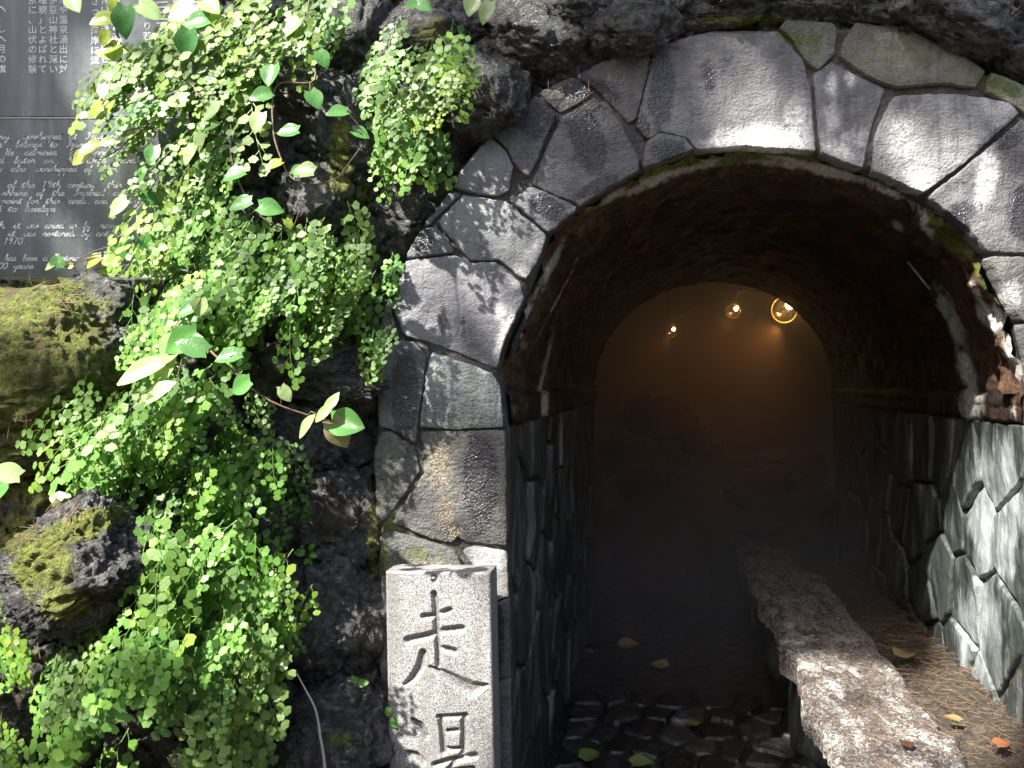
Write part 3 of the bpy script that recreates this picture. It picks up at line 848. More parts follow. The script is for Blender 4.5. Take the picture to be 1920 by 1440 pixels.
# impost mouldings and side walls
for side in (0, 1):
    sx = 1 if side == 0 else -1
    x0 = XL if side == 0 else XR
    prof = [(-.03, ZI - .004), (.014, ZI), (.02, ZI + .01), (.022, ZI + .035), (.018, ZI + .05), (.022, ZI + .056), (.02, ZT - .008), (.008, ZT + .004), (-.05, ZT + .03)]
    yy = np.linspace(.06, LEN, 150)
    V = np.array([(x0 + sx * u + TAN * y, y, z) for u, z in prof for y in yy])
    V += .009 * np.c_[fbm(V * 14, 5), np.zeros(len(V)), fbm(V * 14 + 30, 4)]
    F = grid_faces(len(prof), len(yy))
    px = topx(V)
    at = dict(white=blobs(px, [(1822, 755, 26, 60, 0, .8), (1022, 757, 9, 80, 0, .8), (1900, 770, 10, 20, 0, .6), (985, 765, 6, 20, 0, .5)]), moss=blobs(px, [(960, 770, 20, 20, 0, .6)]))
    part('impost', V, F if side else F[:, ::-1], M['vault'], TUN, at)
    # wall bed
    yy = np.linspace(.06, LEN, 60); zz = np.linspace(0, ZI + .01, 40)
    V = np.array([(x0 - sx * .014 + TAN * y, y, z) for y in yy for z in zz])
    V[:, 0] += .006 * fbm(V * 20, 4)
    F = grid_faces(60, 40)
    part('wall_bed', V, F, M['mortar'], TUN, dict(moss=np.zeros(len(V))))
    # cladding slabs
    zlo = .0 if side == 0 else .25
    cells = voronoi_cells(jit_seeds(.05, LEN, zlo, ZI - .005, .26 if side else .3, .27), (.055, LEN - .01, zlo, ZI - .004), .016)
    for c in cells:
        lift = R.uniform(0, .014)
        def cp(V):
            q = topx(V)
            return dict(white=np.maximum(blobs(q, [(1870, 960, 70, 170, 0, .95), (1840, 1200, 60, 150, 0, .9), (1000, 1120, 14, 150, 0, .55), (1052, 850, 6, 120, 0, .8)]), 0))  # right wall patches paint sunlit white onto the stone, left ones are streaks
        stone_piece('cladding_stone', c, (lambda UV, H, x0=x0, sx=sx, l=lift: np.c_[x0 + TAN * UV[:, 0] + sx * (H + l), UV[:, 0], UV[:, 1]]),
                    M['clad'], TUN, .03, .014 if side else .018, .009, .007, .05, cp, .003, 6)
# inner end of the lined part, and the rough cave behind it
mcv = NB('cave_rock')
nz = mcv.noise(8, 8, .65)
M['cave'] = mcv.set(color=mcv.ramp(nz, [(.3, (.015, .008, .005)), (.5, (.07, .03, .014)), (.7, (.22, .1, .04))]), rough=.6, normal=mcv.bump(mcv.noise(22, 8, .7), .03, 1.0))
nth, ny = 90, 70
th = np.linspace(-.5, math.pi + .5, nth)
cv = []
for a in th:
    for k in range(ny):
        y = LEN - .02 + (3.9) * k / (ny - 1)
        e = 1 if k < ny - 14 else (0 if k == ny - 1 else math.cos((k - ny + 14) / 13 * math.pi / 2))
        r = 1.05 + .1 * min(1, k / 5)
        z = 1.15 + 1.25 * e * math.sin(a) if math.sin(a) > 0 else 1.15 + 3.3 * math.sin(a) * 1
        cv.append((.722 + TAN * y + r * math.cos(a) * e, y, z))
cv = np.array(cv)
cv = cv + .12 * np.c_[fbm(cv * 2.2, 5), .5 * fbm(cv * 2.2 + 20, 4), fbm(cv * 2.2 + 50, 5)] * (cv[:, 1:2] > LEN + .05)
CAVE = empty('inner_cave', (.722 + TAN * 4.6, 4.6, 0), 'rust brown rock chamber glowing with lamplight at the tunnel end', 'cave')
part('cave_wall', cv, grid_faces(nth, ny), M['cave'], CAVE)
cf = np.array([(x + TAN * y, y, 0) for y in np.linspace(LEN - .03, 6.9, 60) for x in np.linspace(-1.6, 3.0, 60)])
cf[:, 2] = -.006 + .0 * cf[:, 0] + np.where(np.abs(cf[:, 0] - TAN * cf[:, 1] - .72) > .8, .12 * (1 + fbm(cf * 4, 4)), -.004)
part('back_wall', *(lambda g: (g, grid_faces(30, 24)))(np.array([(.72 + TAN * 6.7 - 1.5 + 3.0 * i / 29, 6.75, -.2 + 2.9 * k / 23) for i in range(30) for k in range(24)])), M['cave'], CAVE)
part('cave_floor', cf, grid_faces(60, 60), M['cave'], CAVE)
# ring wall round the end of the lining
q0 = np.concatenate([[(XL - .02, 0)], ell, [(XR + .02, 0)]])
rw = []
for t in np.linspace(0, 1, 6):
    for (x, z) in q0:
        ox = .722 + (x - .722) * (1 + .9 * t); oz = z * (1 + .5 * t)
        rw.append((ox + TAN * LEN, LEN + .002, oz))
part('end_wall', np.array(rw), grid_faces(6, len(q0)), M['cave'], CAVE)
for i, (px, py, y, r) in enumerate([(1235, 785, 3.5, .17), (1315, 830, 3.3, .1), (1180, 850, 3.2, .13), (1430, 910, 3.1, .14), (1390, 930, 3.0, .08), (1490, 880, 3.3, .16), (1262, 850, 3.6, .2), (1210, 900, 3.1, .14), (1345, 760, 5.9, .26), (1160, 760, 4.9, .2), (1530, 820, 5.2, .3)]):
    c = P(px, py, y)
    V, F = boulder_mesh((c.x, c.y, c.z), (r * 1.25, r, r * .8), R.uniform(-20, 20), .2, i * 3.3 + 100, 4)
    part('cave_boulder', V, F, M['cave'], CAVE)
V = np.array([P(1215, 822, 5.2), P(1232, 820, 5.2), P(1345, 960, 2.9), P(1310, 965, 2.9)])
fl = []
for k in range(40):                                              # raised rock shelf running back along the chamber
    t = k / 39
    y = 2.85 + 2.6 * t
    xl = (P(1335, 950, 2.85).x) * (1 - t) + P(1220, 825, 5.3).x * t
    z = .50 * (1 - t) + .75 * t
    for u, dz in ((0, -.5), (0, -.03), (.03, 0), (.2, .02), (.45, .0), (.8, .02), (1.1, .05)):
        fl.append((xl + u, y, z + dz))
fl = np.array(fl); fl += .035 * np.c_[fbm(fl * 5, 4), np.zeros(len(fl)), fbm(fl * 5 + 9, 4)]
part('rock_shelf', fl, grid_faces(40, 7), M['cave'], CAVE)

# floor
ff = np.array([(x + TAN * y, y, .002 + .0 * x) for y in np.linspace(-1.2, 6.7, 110) for x in np.linspace(-.12 if True else 0, 1.56, 34)])
ff[:, 2] += .006 * fbm(ff * 8, 4)
flo = part('tunnel_floor', ff, grid_faces(110, 34), M['floor'], kind='structure')
WL[flo.name] = Vector(flo.location)
for c in voronoi_cells(jit_seeds(0, 1.05, -.5, 1.5, .15, .15), (.01, 1.0, -.5, 1.5), .022):
    l = R.uniform(.0, .012)
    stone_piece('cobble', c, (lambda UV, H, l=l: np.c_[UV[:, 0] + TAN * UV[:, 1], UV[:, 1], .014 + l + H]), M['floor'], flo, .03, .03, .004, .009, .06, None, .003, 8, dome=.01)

# soil bank between bench and wall
yy = np.linspace(-1.0, 2.3, 120); uu = np.linspace(0, 1, 24)
sb = np.array([(1.2 + .31 * u + TAN * y, y, .39 + .07 * u) for y in yy for u in uu])
sb[:, 2] += .03 * fbm(sb * 9, 5) + .012 * ridged(sb * 30, 3)
sb[::24, 2] = 0
part('soil_bank', sb, grid_faces(120, 24), M['soil'], kind='structure')

# ------------------------------------------------------------------ benches
def bench(name, y0, y1, u0, u1, ztop, thick, label, legs, seed):
    base = empty(name, ((u0 + u1) / 2 + TAN * (y0 + y1) / 2, (y0 + y1) / 2, 0), label, 'bench', 'stone benches along the tunnel wall')
    n = 26
    L = [(u0 + .022 * math.sin(k * 1.1 + seed) + R.uniform(-.012, .012), y0 + (y1 - y0) * k / n) for k in range(n + 1)]
    Rr = [(u1 + .012 * math.sin(k * 1.3 + seed) + R.uniform(-.01, .01), y1 + (y0 - y1) * k / n) for k in range(n + 1)]
    stone_piece('slab', L + Rr, (lambda UV, H: np.c_[UV[:, 0] + TAN * UV[:, 1], UV[:, 1], ztop + H]), M['bench'], base, thick, .011, .016, .014, .01, None, .012, 9)
    for y in legs:
        V, F = boulder_mesh(((u0 + u1) / 2 + TAN * y, y, (ztop - thick) / 2 - .01), ((u1 - u0) * .42, .11, (ztop - thick) / 2 + .03), 0, .05, seed + y, 4, 1.2)
        part('leg', V, F, M['clad'], base, dict(white=np.full(len(V), .25)))
    return base
bench('stone_bench', -.62, 2.0, .89, 1.24, .45, .1, 'rough slab bench mottled with white crust, sunlit at its near end beside the right wall', (-.05, .85, 1.7), 1.0)
bench('stone_bench', 2.25, 3.6, .91, 1.2, .39, .09, 'second bench deeper in the dark with a pale cut end', (2.4, 3.3), 4.0)

# ------------------------------------------------------------------ granite marker with carved characters
KZ = .000507
def zp(pts): return [((x - 240) * KZ, (y - 395) * KZ) for x, y in pts]
CARVE = [  # polyline, half widths
    ([(507, 512), (516, 560), (520, 700), (524, 800), (522, 895)], [15, 19, 18, 15, 13]), ([(450, 634), (500, 628), (592, 596)], [16, 15, 14]), ([(358, 764), (470, 735), (560, 705), (655, 693)], [20, 18, 17, 18]),
    ([(535, 800), (580, 805), (612, 815)], [13, 15, 18]), ([(440, 828), (425, 900), (385, 960), (336, 1000)], [18, 22, 20, 9]), ([(482, 903), (560, 940), (640, 985), (700, 1012), (788, 986)], [9, 22, 32, 38, 8]),
    ([(380, 1188), (415, 1215), (450, 1272)], [11, 19, 15]), ([(353, 1362), (390, 1375), (430, 1410)], [12, 19, 15]), ([(528, 1165), (540, 1250), (545, 1350)], [13, 15, 15]), ([(520, 1165), (600, 1158), (668, 1152)], [12, 12, 14]),
    ([(655, 1158), (655, 1250), (648, 1352)], [15, 15, 16]), ([(570, 1238), (618, 1232)], [11, 12]), ([(545, 1335), (645, 1328)], [12, 12]), ([(492, 1420), (580, 1392), (715, 1362)], [14, 17, 18]),
    ([(600, 1395), (560, 1460), (470, 1530)], [14, 16, 8]), ([(560, 1450), (700, 1430), (690, 1540), (660, 1600)], [12, 14, 16, 12]), ([(600, 1470), (540, 1560)], [12, 9]), ([(650, 1460), (590, 1590)], [12, 9]), ([(350, 1600), (400, 1560), (440, 1490)], [8, 16, 8]), ([(500, 418), (515, 412), (522, 432), (508, 455), (500, 440)], [6, 7, 7, 6, 6])]
SW, SH, STH = .292, 1.02, .1
us = np.linspace(0, SW, 150); vs = np.concatenate([np.linspace(0, .66, 330), np.linspace(.67, SH, 10)])
UV = np.array([(u, v) for u in us for v in vs])
dep = np.zeros(len(UV))
for pts, ws in CARVE:
    p = zp(pts)
    for k in range(len(p) - 1):
        a = np.array(p[k]); b = np.array(p[k + 1]); ab = b - a
        t = np.clip(((UV - a) @ ab) / (ab @ ab), 0, 1)
        dd = np.hypot(*(UV - a - t[:, None] * ab).T)
        ww = (ws[k] * (1 - t) + ws[k + 1] * t) * KZ * 1.32 + .0007
        dd = dd + .0012 * noise3(np.c_[UV * 260, np.zeros(len(UV))])
        dep = np.maximum(dep, np.clip(1.15 * (1 - dd / ww), 0, .85) * np.minimum(ww * 1.7, .016))
edge = np.minimum(np.minimum(UV[:, 0], SW - UV[:, 0]), UV[:, 1])
rnd = .004 * np.clip(1 - edge / .005, 0, 1) ** 2
hh = dep + rnd + .0006 * fbm(np.c_[UV * 40, np.zeros(len(UV))], 4)
front = np.c_[UV[:, 0] - SW / 2, hh, SH - UV[:, 1]]
nU, nV = len(us), len(vs)
SV = [front]; SF = [tuple(f) for f in grid_faces(nU, nV)]
def strip(idx):
    off = sum(len(v) for v in SV)
    b = front[idx].copy(); b[:, 1] = STH
    SV.append(front[idx]); SV.append(b)
    n = len(idx)
    for i in range(n - 1):
        SF.append((off + i, off + i + 1, off + n + i + 1, off + n + i))
strip(np.arange(nV)); strip(np.arange(nV - 1, -1, -1) + (nU - 1) * nV); strip(np.arange(nU - 1, -1, -1) * nV)
SVa = np.concatenate(SV)
at = np.zeros(len(SVa)); at[:len(dep)] = np.clip(dep / .010, 0, 1)
topc = P(825, 1076, -.17)
ste = link('stone_marker', mesh('stone_marker', SVa, SF, M['granite'], dict(cut=at)), None, (topc.x + .012, -.17, topc.z - SH * .967), None, 'speckled grey granite marker carved with two large characters', 'marker')
ste.scale = (.967, .967, .967)
ste.rotation_euler = (math.radians(-1.0), math.radians(-1.4), math.radians(-9))
# small seedlings' debris is added further down

# ------------------------------------------------------------------ inscribed panels
def panel(name, x0, x1, y0, y1, Y, label, moss):
    a, b = P(x0, y1, Y), P(x1, y0, Y)
    nx, nz = 60, 40
    V = np.array([(a.x + (b.x - a.x) * i / (nx - 1), Y, a.z + (b.z - a.z) * k / (nz - 1)) for i in range(nx) for k in range(nz)])
    F = [tuple(f) for f in grid_faces(nx, nz)]
    bv, bf = box(a.x, b.x, Y + .002, Y + .07, a.z, b.z)
    V2, F2 = join([(V, F), (bv, bf)])
    root = part(name, V2, F2, M['slate'], None, dict(moss=blobs(topx(V2), moss)), smooth=False, label=label, cat='plaque', group='inscribed slate plaques')
    return root
UP_Y, LO_Y = .13, .112
up = panel('plaque', -760, 352, -420, 218, UP_Y, 'upper dark slate plaque with vertical white Japanese writing', [(100, 218, 400, 12, 0, .5)])
lo = panel('plaque', -760, 356, 222, 560, LO_Y, 'lower dark slate plaque with white cursive English writing', [(100, 520, 400, 40, 0, .8)])
jv, jf = box(P(-760, 0, LO_Y).x, P(356, 0, LO_Y).x, LO_Y - .002, LO_Y + .02, P(0, 222.0, LO_Y).z - .0005, P(0, 220.2, LO_Y).z)
part('edge_chamfer', jv, jf, M['palem'], lo, smooth=False)
GL = {}
dg = None
def glyph(ch):
    if ch not in GL:
        cu = bpy.data.curves.new('glyph', 'FONT')
        cu.body = ch; cu.size = 1.0; cu.offset = .012; cu.resolution_u = 3
        o = bpy.data.objects.new('glyph', cu); COL.objects.link(o)
        bpy.context.view_layer.update()
        me = bpy.data.meshes.new_from_object(o.evaluated_get(bpy.context.evaluated_depsgraph_get()))
        V = np.array([v.co[:] for v in me.vertices]); F = [tuple(p.vertices) for p in me.polygons]
        bpy.data.objects.remove(o); bpy.data.meshes.remove(me); bpy.data.curves.remove(cu)
        GL[ch] = (V, F)
    return GL[ch]
def jp_column(x, items, size=17.0):
    s = (CAM_D + UP_Y) / FPX
    L = []
    for ch, y in items:
        V, F = glyph(ch)
        if not len(V): continue
        c = P(x, y, UP_Y - .0012)
        q = np.c_[c.x + (V[:, 0] - .5) * size * s, np.full(len(V), c.y), c.z + (V[:, 1] - .36 + .05 * (V[:, 0] - .5)) * size * s]
        part('engraved_character', q, F, M['text'], up, smooth=False)
def col(x, y0, text, dy=18.5, size=17.0):
    jp_column(x, [(c, y0 + i * dy) for i, c in enumerate(text) if c != ' '], size)
col(119, 0, '水や温泉湧出に対'); col(100, 0, '伊豆山神社と深い'); col(80, 0, '権現」とよばれて'); col(61, 0, '京に、山伏の修験', 18.5)
col(3, 16, 'へ。しへ月の旗', 18.9); col(178, 2, 'ざって海岸に流'); col(197, 0, '伴いの湧く湯し'); col(217, 2, 'のろ走り湯見'); col(276, 12, 'な゛り若者に'); col(304, 14, '三ラ湯', 32, 28)
for x in (-40, -60, -80, -100): col(x, 0, '古くより人の信仰')
# cursive English: a single-stroke hand, x-height 1
A_ = [(.75, .85), (.45, 1), (.1, .7), (.05, .3), (.3, 0), (.65, .3), (.75, .9), (.75, .3), (.9, 0), (1.1, .25)]
LOOP = [(0, .2), (.35, 1.2), (.45, 1.9), (.3, 2), (.2, 1.5)]
CUR = {'a': ([A_], 1.05), 'b': ([LOOP + [(.2, .2), (.4, 0), (.7, .3), (.65, .8), (.5, .75), (.75, .65), (1, .75)]], .95), 'c': ([[(.7, .8), (.45, 1), (.1, .7), (.1, .25), (.4, 0), (.75, .15), (.9, .35)]], .85),
       'd': ([[(.7, .8), (.4, 1), (.08, .65), (.08, .25), (.3, 0), (.6, .3), (.8, 1.9), (.75, .3), (.9, 0), (1.1, .25)]], 1.05), 'e': ([[(0, .3), (.5, .55), (.55, .9), (.35, 1), (.1, .65), (.15, .2), (.45, 0), (.85, .3)]], .8),
       'f': ([[(0, .2), (.4, 1.2), (.5, 1.9), (.35, 2), (.25, 1.4), (.2, -.8), (.3, -1), (.45, -.7), (.3, 0), (.75, .3)]], .7), 'g': ([[(.7, .8), (.4, 1), (.08, .65), (.08, .25), (.3, 0), (.6, .3), (.72, .9), (.65, -.7), (.4, -1), (.25, -.7), (.7, -.1), (1, .25)]], .95),
       'h': ([LOOP + [(.15, 0), (.3, .7), (.55, 1), (.7, .8), (.7, .2), (.85, 0), (1.05, .25)]], 1.0), 'i': ([[(0, .25), (.25, .95), (.25, .2), (.4, 0), (.6, .25)], [(.32, 1.35), (.36, 1.45)]], .55),
       'k': ([LOOP + [(.15, 0), (.3, .7), (.6, .95), (.6, .65), (.3, .5), (.6, .1), (.8, 0), (1, .25)]], .95), 'l': ([LOOP + [(.2, .2), (.38, 0), (.6, .25)]], .55),
       'm': ([[(0, .3), (.2, 1), (.2, 0), (.3, .7), (.5, 1), (.6, .7), (.6, 0), (.7, .7), (.9, 1), (1, .7), (1, .2), (1.15, 0), (1.35, .25)]], 1.3), 'n': ([[(0, .3), (.2, 1), (.2, 0), (.35, .7), (.6, 1), (.7, .7), (.7, .2), (.85, 0), (1.05, .25)]], 1.0),
       'o': ([[(.45, 1), (.1, .7), (.1, .25), (.4, 0), (.7, .3), (.65, .8), (.45, 1), (.6, .8), (.95, .85)]], .9), 'p': ([[(0, .3), (.25, 1), (.2, -.9), (.1, -1), (.25, .3), (.5, 1), (.75, .7), (.65, .15), (.4, 0), (.7, .05), (1, .25)]], .95),
       'r': ([[(0, .25), (.2, 1.05), (.35, .85), (.6, .9), (.55, .3), (.7, 0), (.9, .25)]], .8), 's': ([[(0, .2), (.35, 1), (.55, .5), (.45, .05), (.15, .05), (.45, .02), (.8, .25)]], .7),
       't': ([[(0, .25), (.35, 1.6), (.25, .3), (.4, 0), (.65, .25)], [(.02, 1.15), (.35, 1.2), (.62, 1.25)]], .58), 'u': ([[(0, .3), (.2, 1), (.15, .3), (.35, 0), (.6, .4), (.7, 1), (.7, .2), (.85, 0), (1.05, .25)]], 1.0),
       'v': ([[(0, .5), (.2, 1), (.3, .3), (.45, 0), (.7, .7), (.65, 1), (.95, .85)]], .85), 'w': ([[(0, .3), (.15, 1), (.15, .3), (.35, 0), (.6, .4), (.6, 1), (.6, .3), (.8, 0), (1.05, .6), (1, 1), (1.3, .85)]], 1.2),
       'y': ([[(0, .3), (.2, 1), (.2, .4), (.4, .1), (.65, .5), (.75, 1), (.65, -.7), (.4, -1), (.3, -.7), (.7, -.1), (1, .25)]], .95), 'z': ([[(0, .8), (.3, 1), (.55, .8), (.2, .1), (.5, 0), (.55, -.6), (.3, -1), (.2, -.7), (.6, -.1), (.9, .2)]], .85),
       'I': ([[(0, .3), (.3, 0), (.6, .7), (.75, 1.9), (.45, 1.95), (.3, 1.5), (.7, 1.3), (.9, 1.4)]], .95), 'H': ([[(.1, 1.7), (.35, 1.9), (.25, 0)], [(1, 2), (.8, 1), (.75, 0), (1, .1)], [(.2, .95), (.85, 1)]], 1.15),
       'M': ([[(0, 0), (.2, 1.2), (.35, 1.9), (.4, .1), (.6, 1.3), (.85, 1.9), (.9, .3), (1.05, 0), (1.25, .2)]], 1.25), '1': ([[(.2, 1.5), (.45, 1.9), (.4, 1), (.35, 0)]], .8), '9': ([[(.7, 1.6), (.4, 1.9), (.15, 1.5), (.4, 1.1), (.7, 1.6), (.65, .8), (.5, 0)]], .95),
       '7': ([[(.1, 1.85), (.4, 1.85), (.75, 1.9), (.5, 1), (.35, 0)]], .95), '0': ([[(.45, 1.9), (.1, 1.3), (.15, .3), (.45, 0), (.75, .6), (.75, 1.5), (.45, 1.9)]], .95), '8': ([[(.7, 1.7), (.4, 1.9), (.2, 1.5), (.65, .6), (.4, 0), (.15, .4), (.7, 1.4), (.7, 1.7)]], .95),
       '.': ([[(.1, .05), (.18, .12), (.2, .02)]], .5), ')': ([[(.1, 2), (.4, 1.2), (.35, .2), (.05, -.4)]], .6), '(': ([[(.4, 2), (.1, 1.2), (.15, .2), (.45, -.4)]], .6)}
def ribbon(pts, hw):
    pts = [Vector(p) for p in pts]
    V, F = [], []
    for i, p in enumerate(pts):
        t = pts[min(i + 1, len(pts) - 1)] - pts[max(i - 1, 0)]
        if t.length < 1e-6: t = Vector((1, 0))
        t.normalize()
        n = Vector((-t.y, t.x)) * hw * (1.0 + .35 * abs(t.y))
        V += [p + n, p - n]
        if i: F.append((2 * i - 2, 2 * i - 1, 2 * i + 1, 2 * i))
    return V, F
def eng_line(y, words):
    s = (CAM_D + LO_Y) / FPX
    L = []
    zz = 0
    for x0, x1, wd in words:
        L = []
        adv = sum(CUR[c][1] for c in wd)
        ux = (x1 - x0) / adv if x1 else 7.6
        x = x0
        for c in wd:
            for st in CUR[c][0]:
                line = smooth_line([Vector((px * ux + x + .32 * py * 6.4, py * 6.4)) for px, py in st], 4)
                V, F = ribbon(line, .62)
                zz += 1
                o = P(0, y, LO_Y - .0010 - .00002 * (zz % 9))
                V = np.array([((v.x - 960) * s, o.y, o.z + v.y * s) for v in V])
                L.append((V, F))
            x += CUR[c][1] * ux
        V, F = join(L)
        part('engraved_word', V, F, M['text'], lo, smooth=False, kind='stuff')
eng_line(261, [(-8, 18, 'my'), (22, 0, '.'), (42, 116, 'worshipped'), (129, 143, 'at'), (160, 213, 'Izusan'), (245, 282, 'shrine')])
eng_line(276, [(-6, 4, 'e'), (29, 78, 'belongs'), (93, 108, 'to'), (124, 172, 'Izusan'), (190, 244, 'shrine'), (246, 0, ')'), (264, 285, 'and')])
eng_line(291, [(8, 26, 'He'), (46, 107, 'admired'), (131, 156, 'and'), (178, 246, 'protected'), (270, 300, 'it')])
eng_line(306, [(-6, 8, 'd'), (14, 0, '.'), (26, 66, 'later'), (82, 100, 'on'), (108, 0, '.'), (127, 146, 'his'), (162, 200, 'wife'), (218, 270, 'Masako'), (282, 306, 'and')])
eng_line(322, [(-6, 4, 'o'), (21, 48, 'also'), (66, 145, 'worshipped'), (158, 172, 'of'), (185, 220, 'them')])
eng_line(352, [(14, 30, 'of'), (40, 66, 'the'), (78, 114, '19th'), (127, 178, 'century'), (184, 0, '.'), (200, 228, 'this'), (244, 288, 'sacred')])
eng_line(367, [(4, 52, 'shrine'), (68, 82, 'of'), (97, 121, 'the'), (138, 196, 'Imperial'), (212, 240, 'and'), (250, 280, 'main')])
eng_line(382, [(2, 40, 'point'), (51, 72, 'for'), (85, 112, 'this'), (129, 162, 'area'), (166, 0, '.'), (178, 202, 'and'), (238, 262, 'by'), (274, 312, 'many')])
eng_line(397, [(-4, 2, 'e'), (14, 32, 'to'), (47, 104, 'develope'), (108, 0, '.')])
eng_line(428, [(-4, 9, 'h'), (24, 38, 'it'), (50, 72, 'was'), (84, 120, 'dried'), (130, 144, 'up'), (156, 170, 'by'), (184, 224, 'many'), (238, 280, 'under')])
eng_line(443, [(14, 28, 'it'), (44, 66, 'was'), (80, 140, 'restored'), (152, 168, 'by'), (180, 244, 'artificial')])
eng_line(458, [(6, 42, '1970'), (46, 0, '.')])
eng_line(489, [(8, 30, 'has'), (42, 70, 'been'), (80, 90, 'a'), (104, 148, 'historic'), (160, 200, 'place')])
eng_line(504, [(-4, 14, '00'), (25, 62, 'years'), (64, 0, '.')])

# ------------------------------------------------------------------ lamps and steam in the tunnel
def emis(name, col_, s):
    b = NB(name)
    return b.set(color=(.8, .6, .3), emit=col_, emit_s=s)
M['bulb'] = emis('lit_bulb', (1.0, .7, .32), 30.0)
gm = NB('clear_globe')
tb = gm.n('ShaderNodeBsdfTransparent'); gb = gm.n('ShaderNodeBsdfGlossy'); gb.inputs['Roughness'].default_value = .08
tb.inputs['Color'].default_value = (.55, .45, .32, 1)
mx = gm.n('ShaderNodeMixShader'); mx.inputs[0].default_value = .06
gm.ln(tb.outputs[0], mx.inputs[1]); gm.ln(gb.outputs[0], mx.inputs[2]); gm.ln(mx.outputs[0], gm.out.inputs['Surface'])
M['globe'] = gm.m
def lamp(px, py, Y, r, watts, label, wall_dir):
    c = P(px, py, Y)
    root = empty('bulkhead_lamp', (c.x, c.y, c.z - r), label, 'lamp', 'lamps on the tunnel roof')
    V, F = ICO[3]
    part('globe', V * r * .96 + np.array(c), F, M['globe'], root)
    ring = [c + Vector((math.cos(a) * r, -.02, math.sin(a) * r)) for a in np.linspace(0, 2 * math.pi, 37)]
    V, F = tube(ring, r * (.09 if r > .06 else .04), 8, False)
    part('rim', V, F, M['brass'], root)
    # reflector dish behind the globe, open towards the tunnel mouth
    dv = []
    for k in range(7):
        t = k / 6 * 1.25
        for a in np.linspace(0, 2 * math.pi, 25)[:-1]:
            dv.append((c.x + math.cos(a) * r * math.sin(t) * 1.02, c.y + r * (.25 + .75 * math.cos(t)), c.z + math.sin(a) * r * math.sin(t) * 1.02))
    dv = np.array(dv)
    F = []
    for k in range(6):
        for i in range(24):
            F.append((k * 24 + i, k * 24 + (i + 1) % 24, (k + 1) * 24 + (i + 1) % 24, (k + 1) * 24 + i))
    part('reflector', dv, F, M['metal'], root)
    bc = c + Vector((r * .42, -r * .2, r * .4))
    V, F = boulder_mesh(bc, (r * .26, r * .26, r * .3), 0, .12, 3.0, 3, 0)
    part('bulb', V, F, M['bulb'], root)
    V, F = tube([c + Vector((0, r * .9, 0)), c + Vector((0, r * 1.1, 0)) + wall_dir * .5, c + Vector((0, r * 1.1, 0)) + wall_dir], r * .16, 8)
    part('bracket', V, F, M['metal'], root)
    li = bpy.data.lights.new('lamp_light', 'SPOT')
    li.spot_size = math.radians(140); li.spot_blend = .6
    li.energy = watts; li.color = (1.0, .37, .1); li.shadow_soft_size = r * .3
    lo_ = bpy.data.objects.new('lamp_light', li); COL.objects.link(lo_)
    lo_.parent = root; lo_.location = c + Vector((-r * .3, r * .1, -r * 1.3)) - WL[root.name]
    lo_.rotation_euler = Vector((-.45, .75, -.6)).to_track_quat('-Z', 'Y').to_euler()
lamp(1468, 582, 2.86, .085, 1.15, 'nearest lit lamp with a bright rim high on the right', Vector((.25, .02, .2)))
lamp(1374, 584, 4.0, .055, .4, 'middle small lamp further back under the roof', Vector((.1, .05, .35)))
lamp(1258, 622, 4.9, .05, .4, 'farthest dim lamp to the left in the steam', Vector((0, .05, .45)))
V, F = tube(smooth_line([P(1468, 582, 2.95) + Vector((.2, 0, .2)), P(1430, 545, 3.3), P(1390, 545, 3.8), P(1374, 560, 4.05), P(1320, 570, 4.5), P(1258, 605, 5.0)], 6), .008, 6)
part('cable', V, F, M['metal'], label='sagging dark cable strung between the tunnel lamps', cat='cable')
st = NB('steam')
st.t.nodes.remove(st.bsdf)
pvn = st.n('ShaderNodeVolumePrincipled')
pvn.inputs['Color'].default_value = (.9, .88, .86, 1)
pvn.inputs['Density'].default_value = .55
pvn.inputs['Anisotropy'].default_value = .25
st.ln(pvn.outputs[0], st.out.inputs['Volume'])
V, F = box(-.35, 2.9, 2.72, 6.55, .05, 2.55)
part('steam', V, F, st.m, None, smooth=False, kind='stuff', label='warm steam hanging in the inner chamber', cat='steam')
st2 = NB('thin_steam')
st2.t.nodes.remove(st2.bsdf)
pv2 = st2.n('ShaderNodeVolumePrincipled')
pv2.inputs['Color'].default_value = (.92, .93, .95, 1)
pv2.inputs['Density'].default_value = .13
st2.ln(pv2.outputs[0], st2.out.inputs['Volume'])
V, F = box(-.3, 2.3, 1.15, 2.715, .05, 2.3)
part('steam', V, F, st2.m, None, smooth=False, kind='stuff', label='thin pale steam drifting in the middle of the tunnel', cat='steam')
# thin metal strip on the vault
def on_vault(px, py):
    for k in range(400):
        y = .08 + k * .0065
        p = P(px, py, y)
        u = (p.x - TAN * y - .722) / .735; v = max(0, p.z - ZT) / .655
        if u * u + v * v > 1: return p
    return P(px, py, 2.0)
V, F = tube([on_vault(1710, 490) + Vector((-.015, 0, 0)), on_vault(1752, 542) + Vector((-.015, 0, 0))], .004, 6)
part('metal_strip', V, F, M['palem'], label='thin pale metal strip stuck on the vault at upper right', cat='strip')

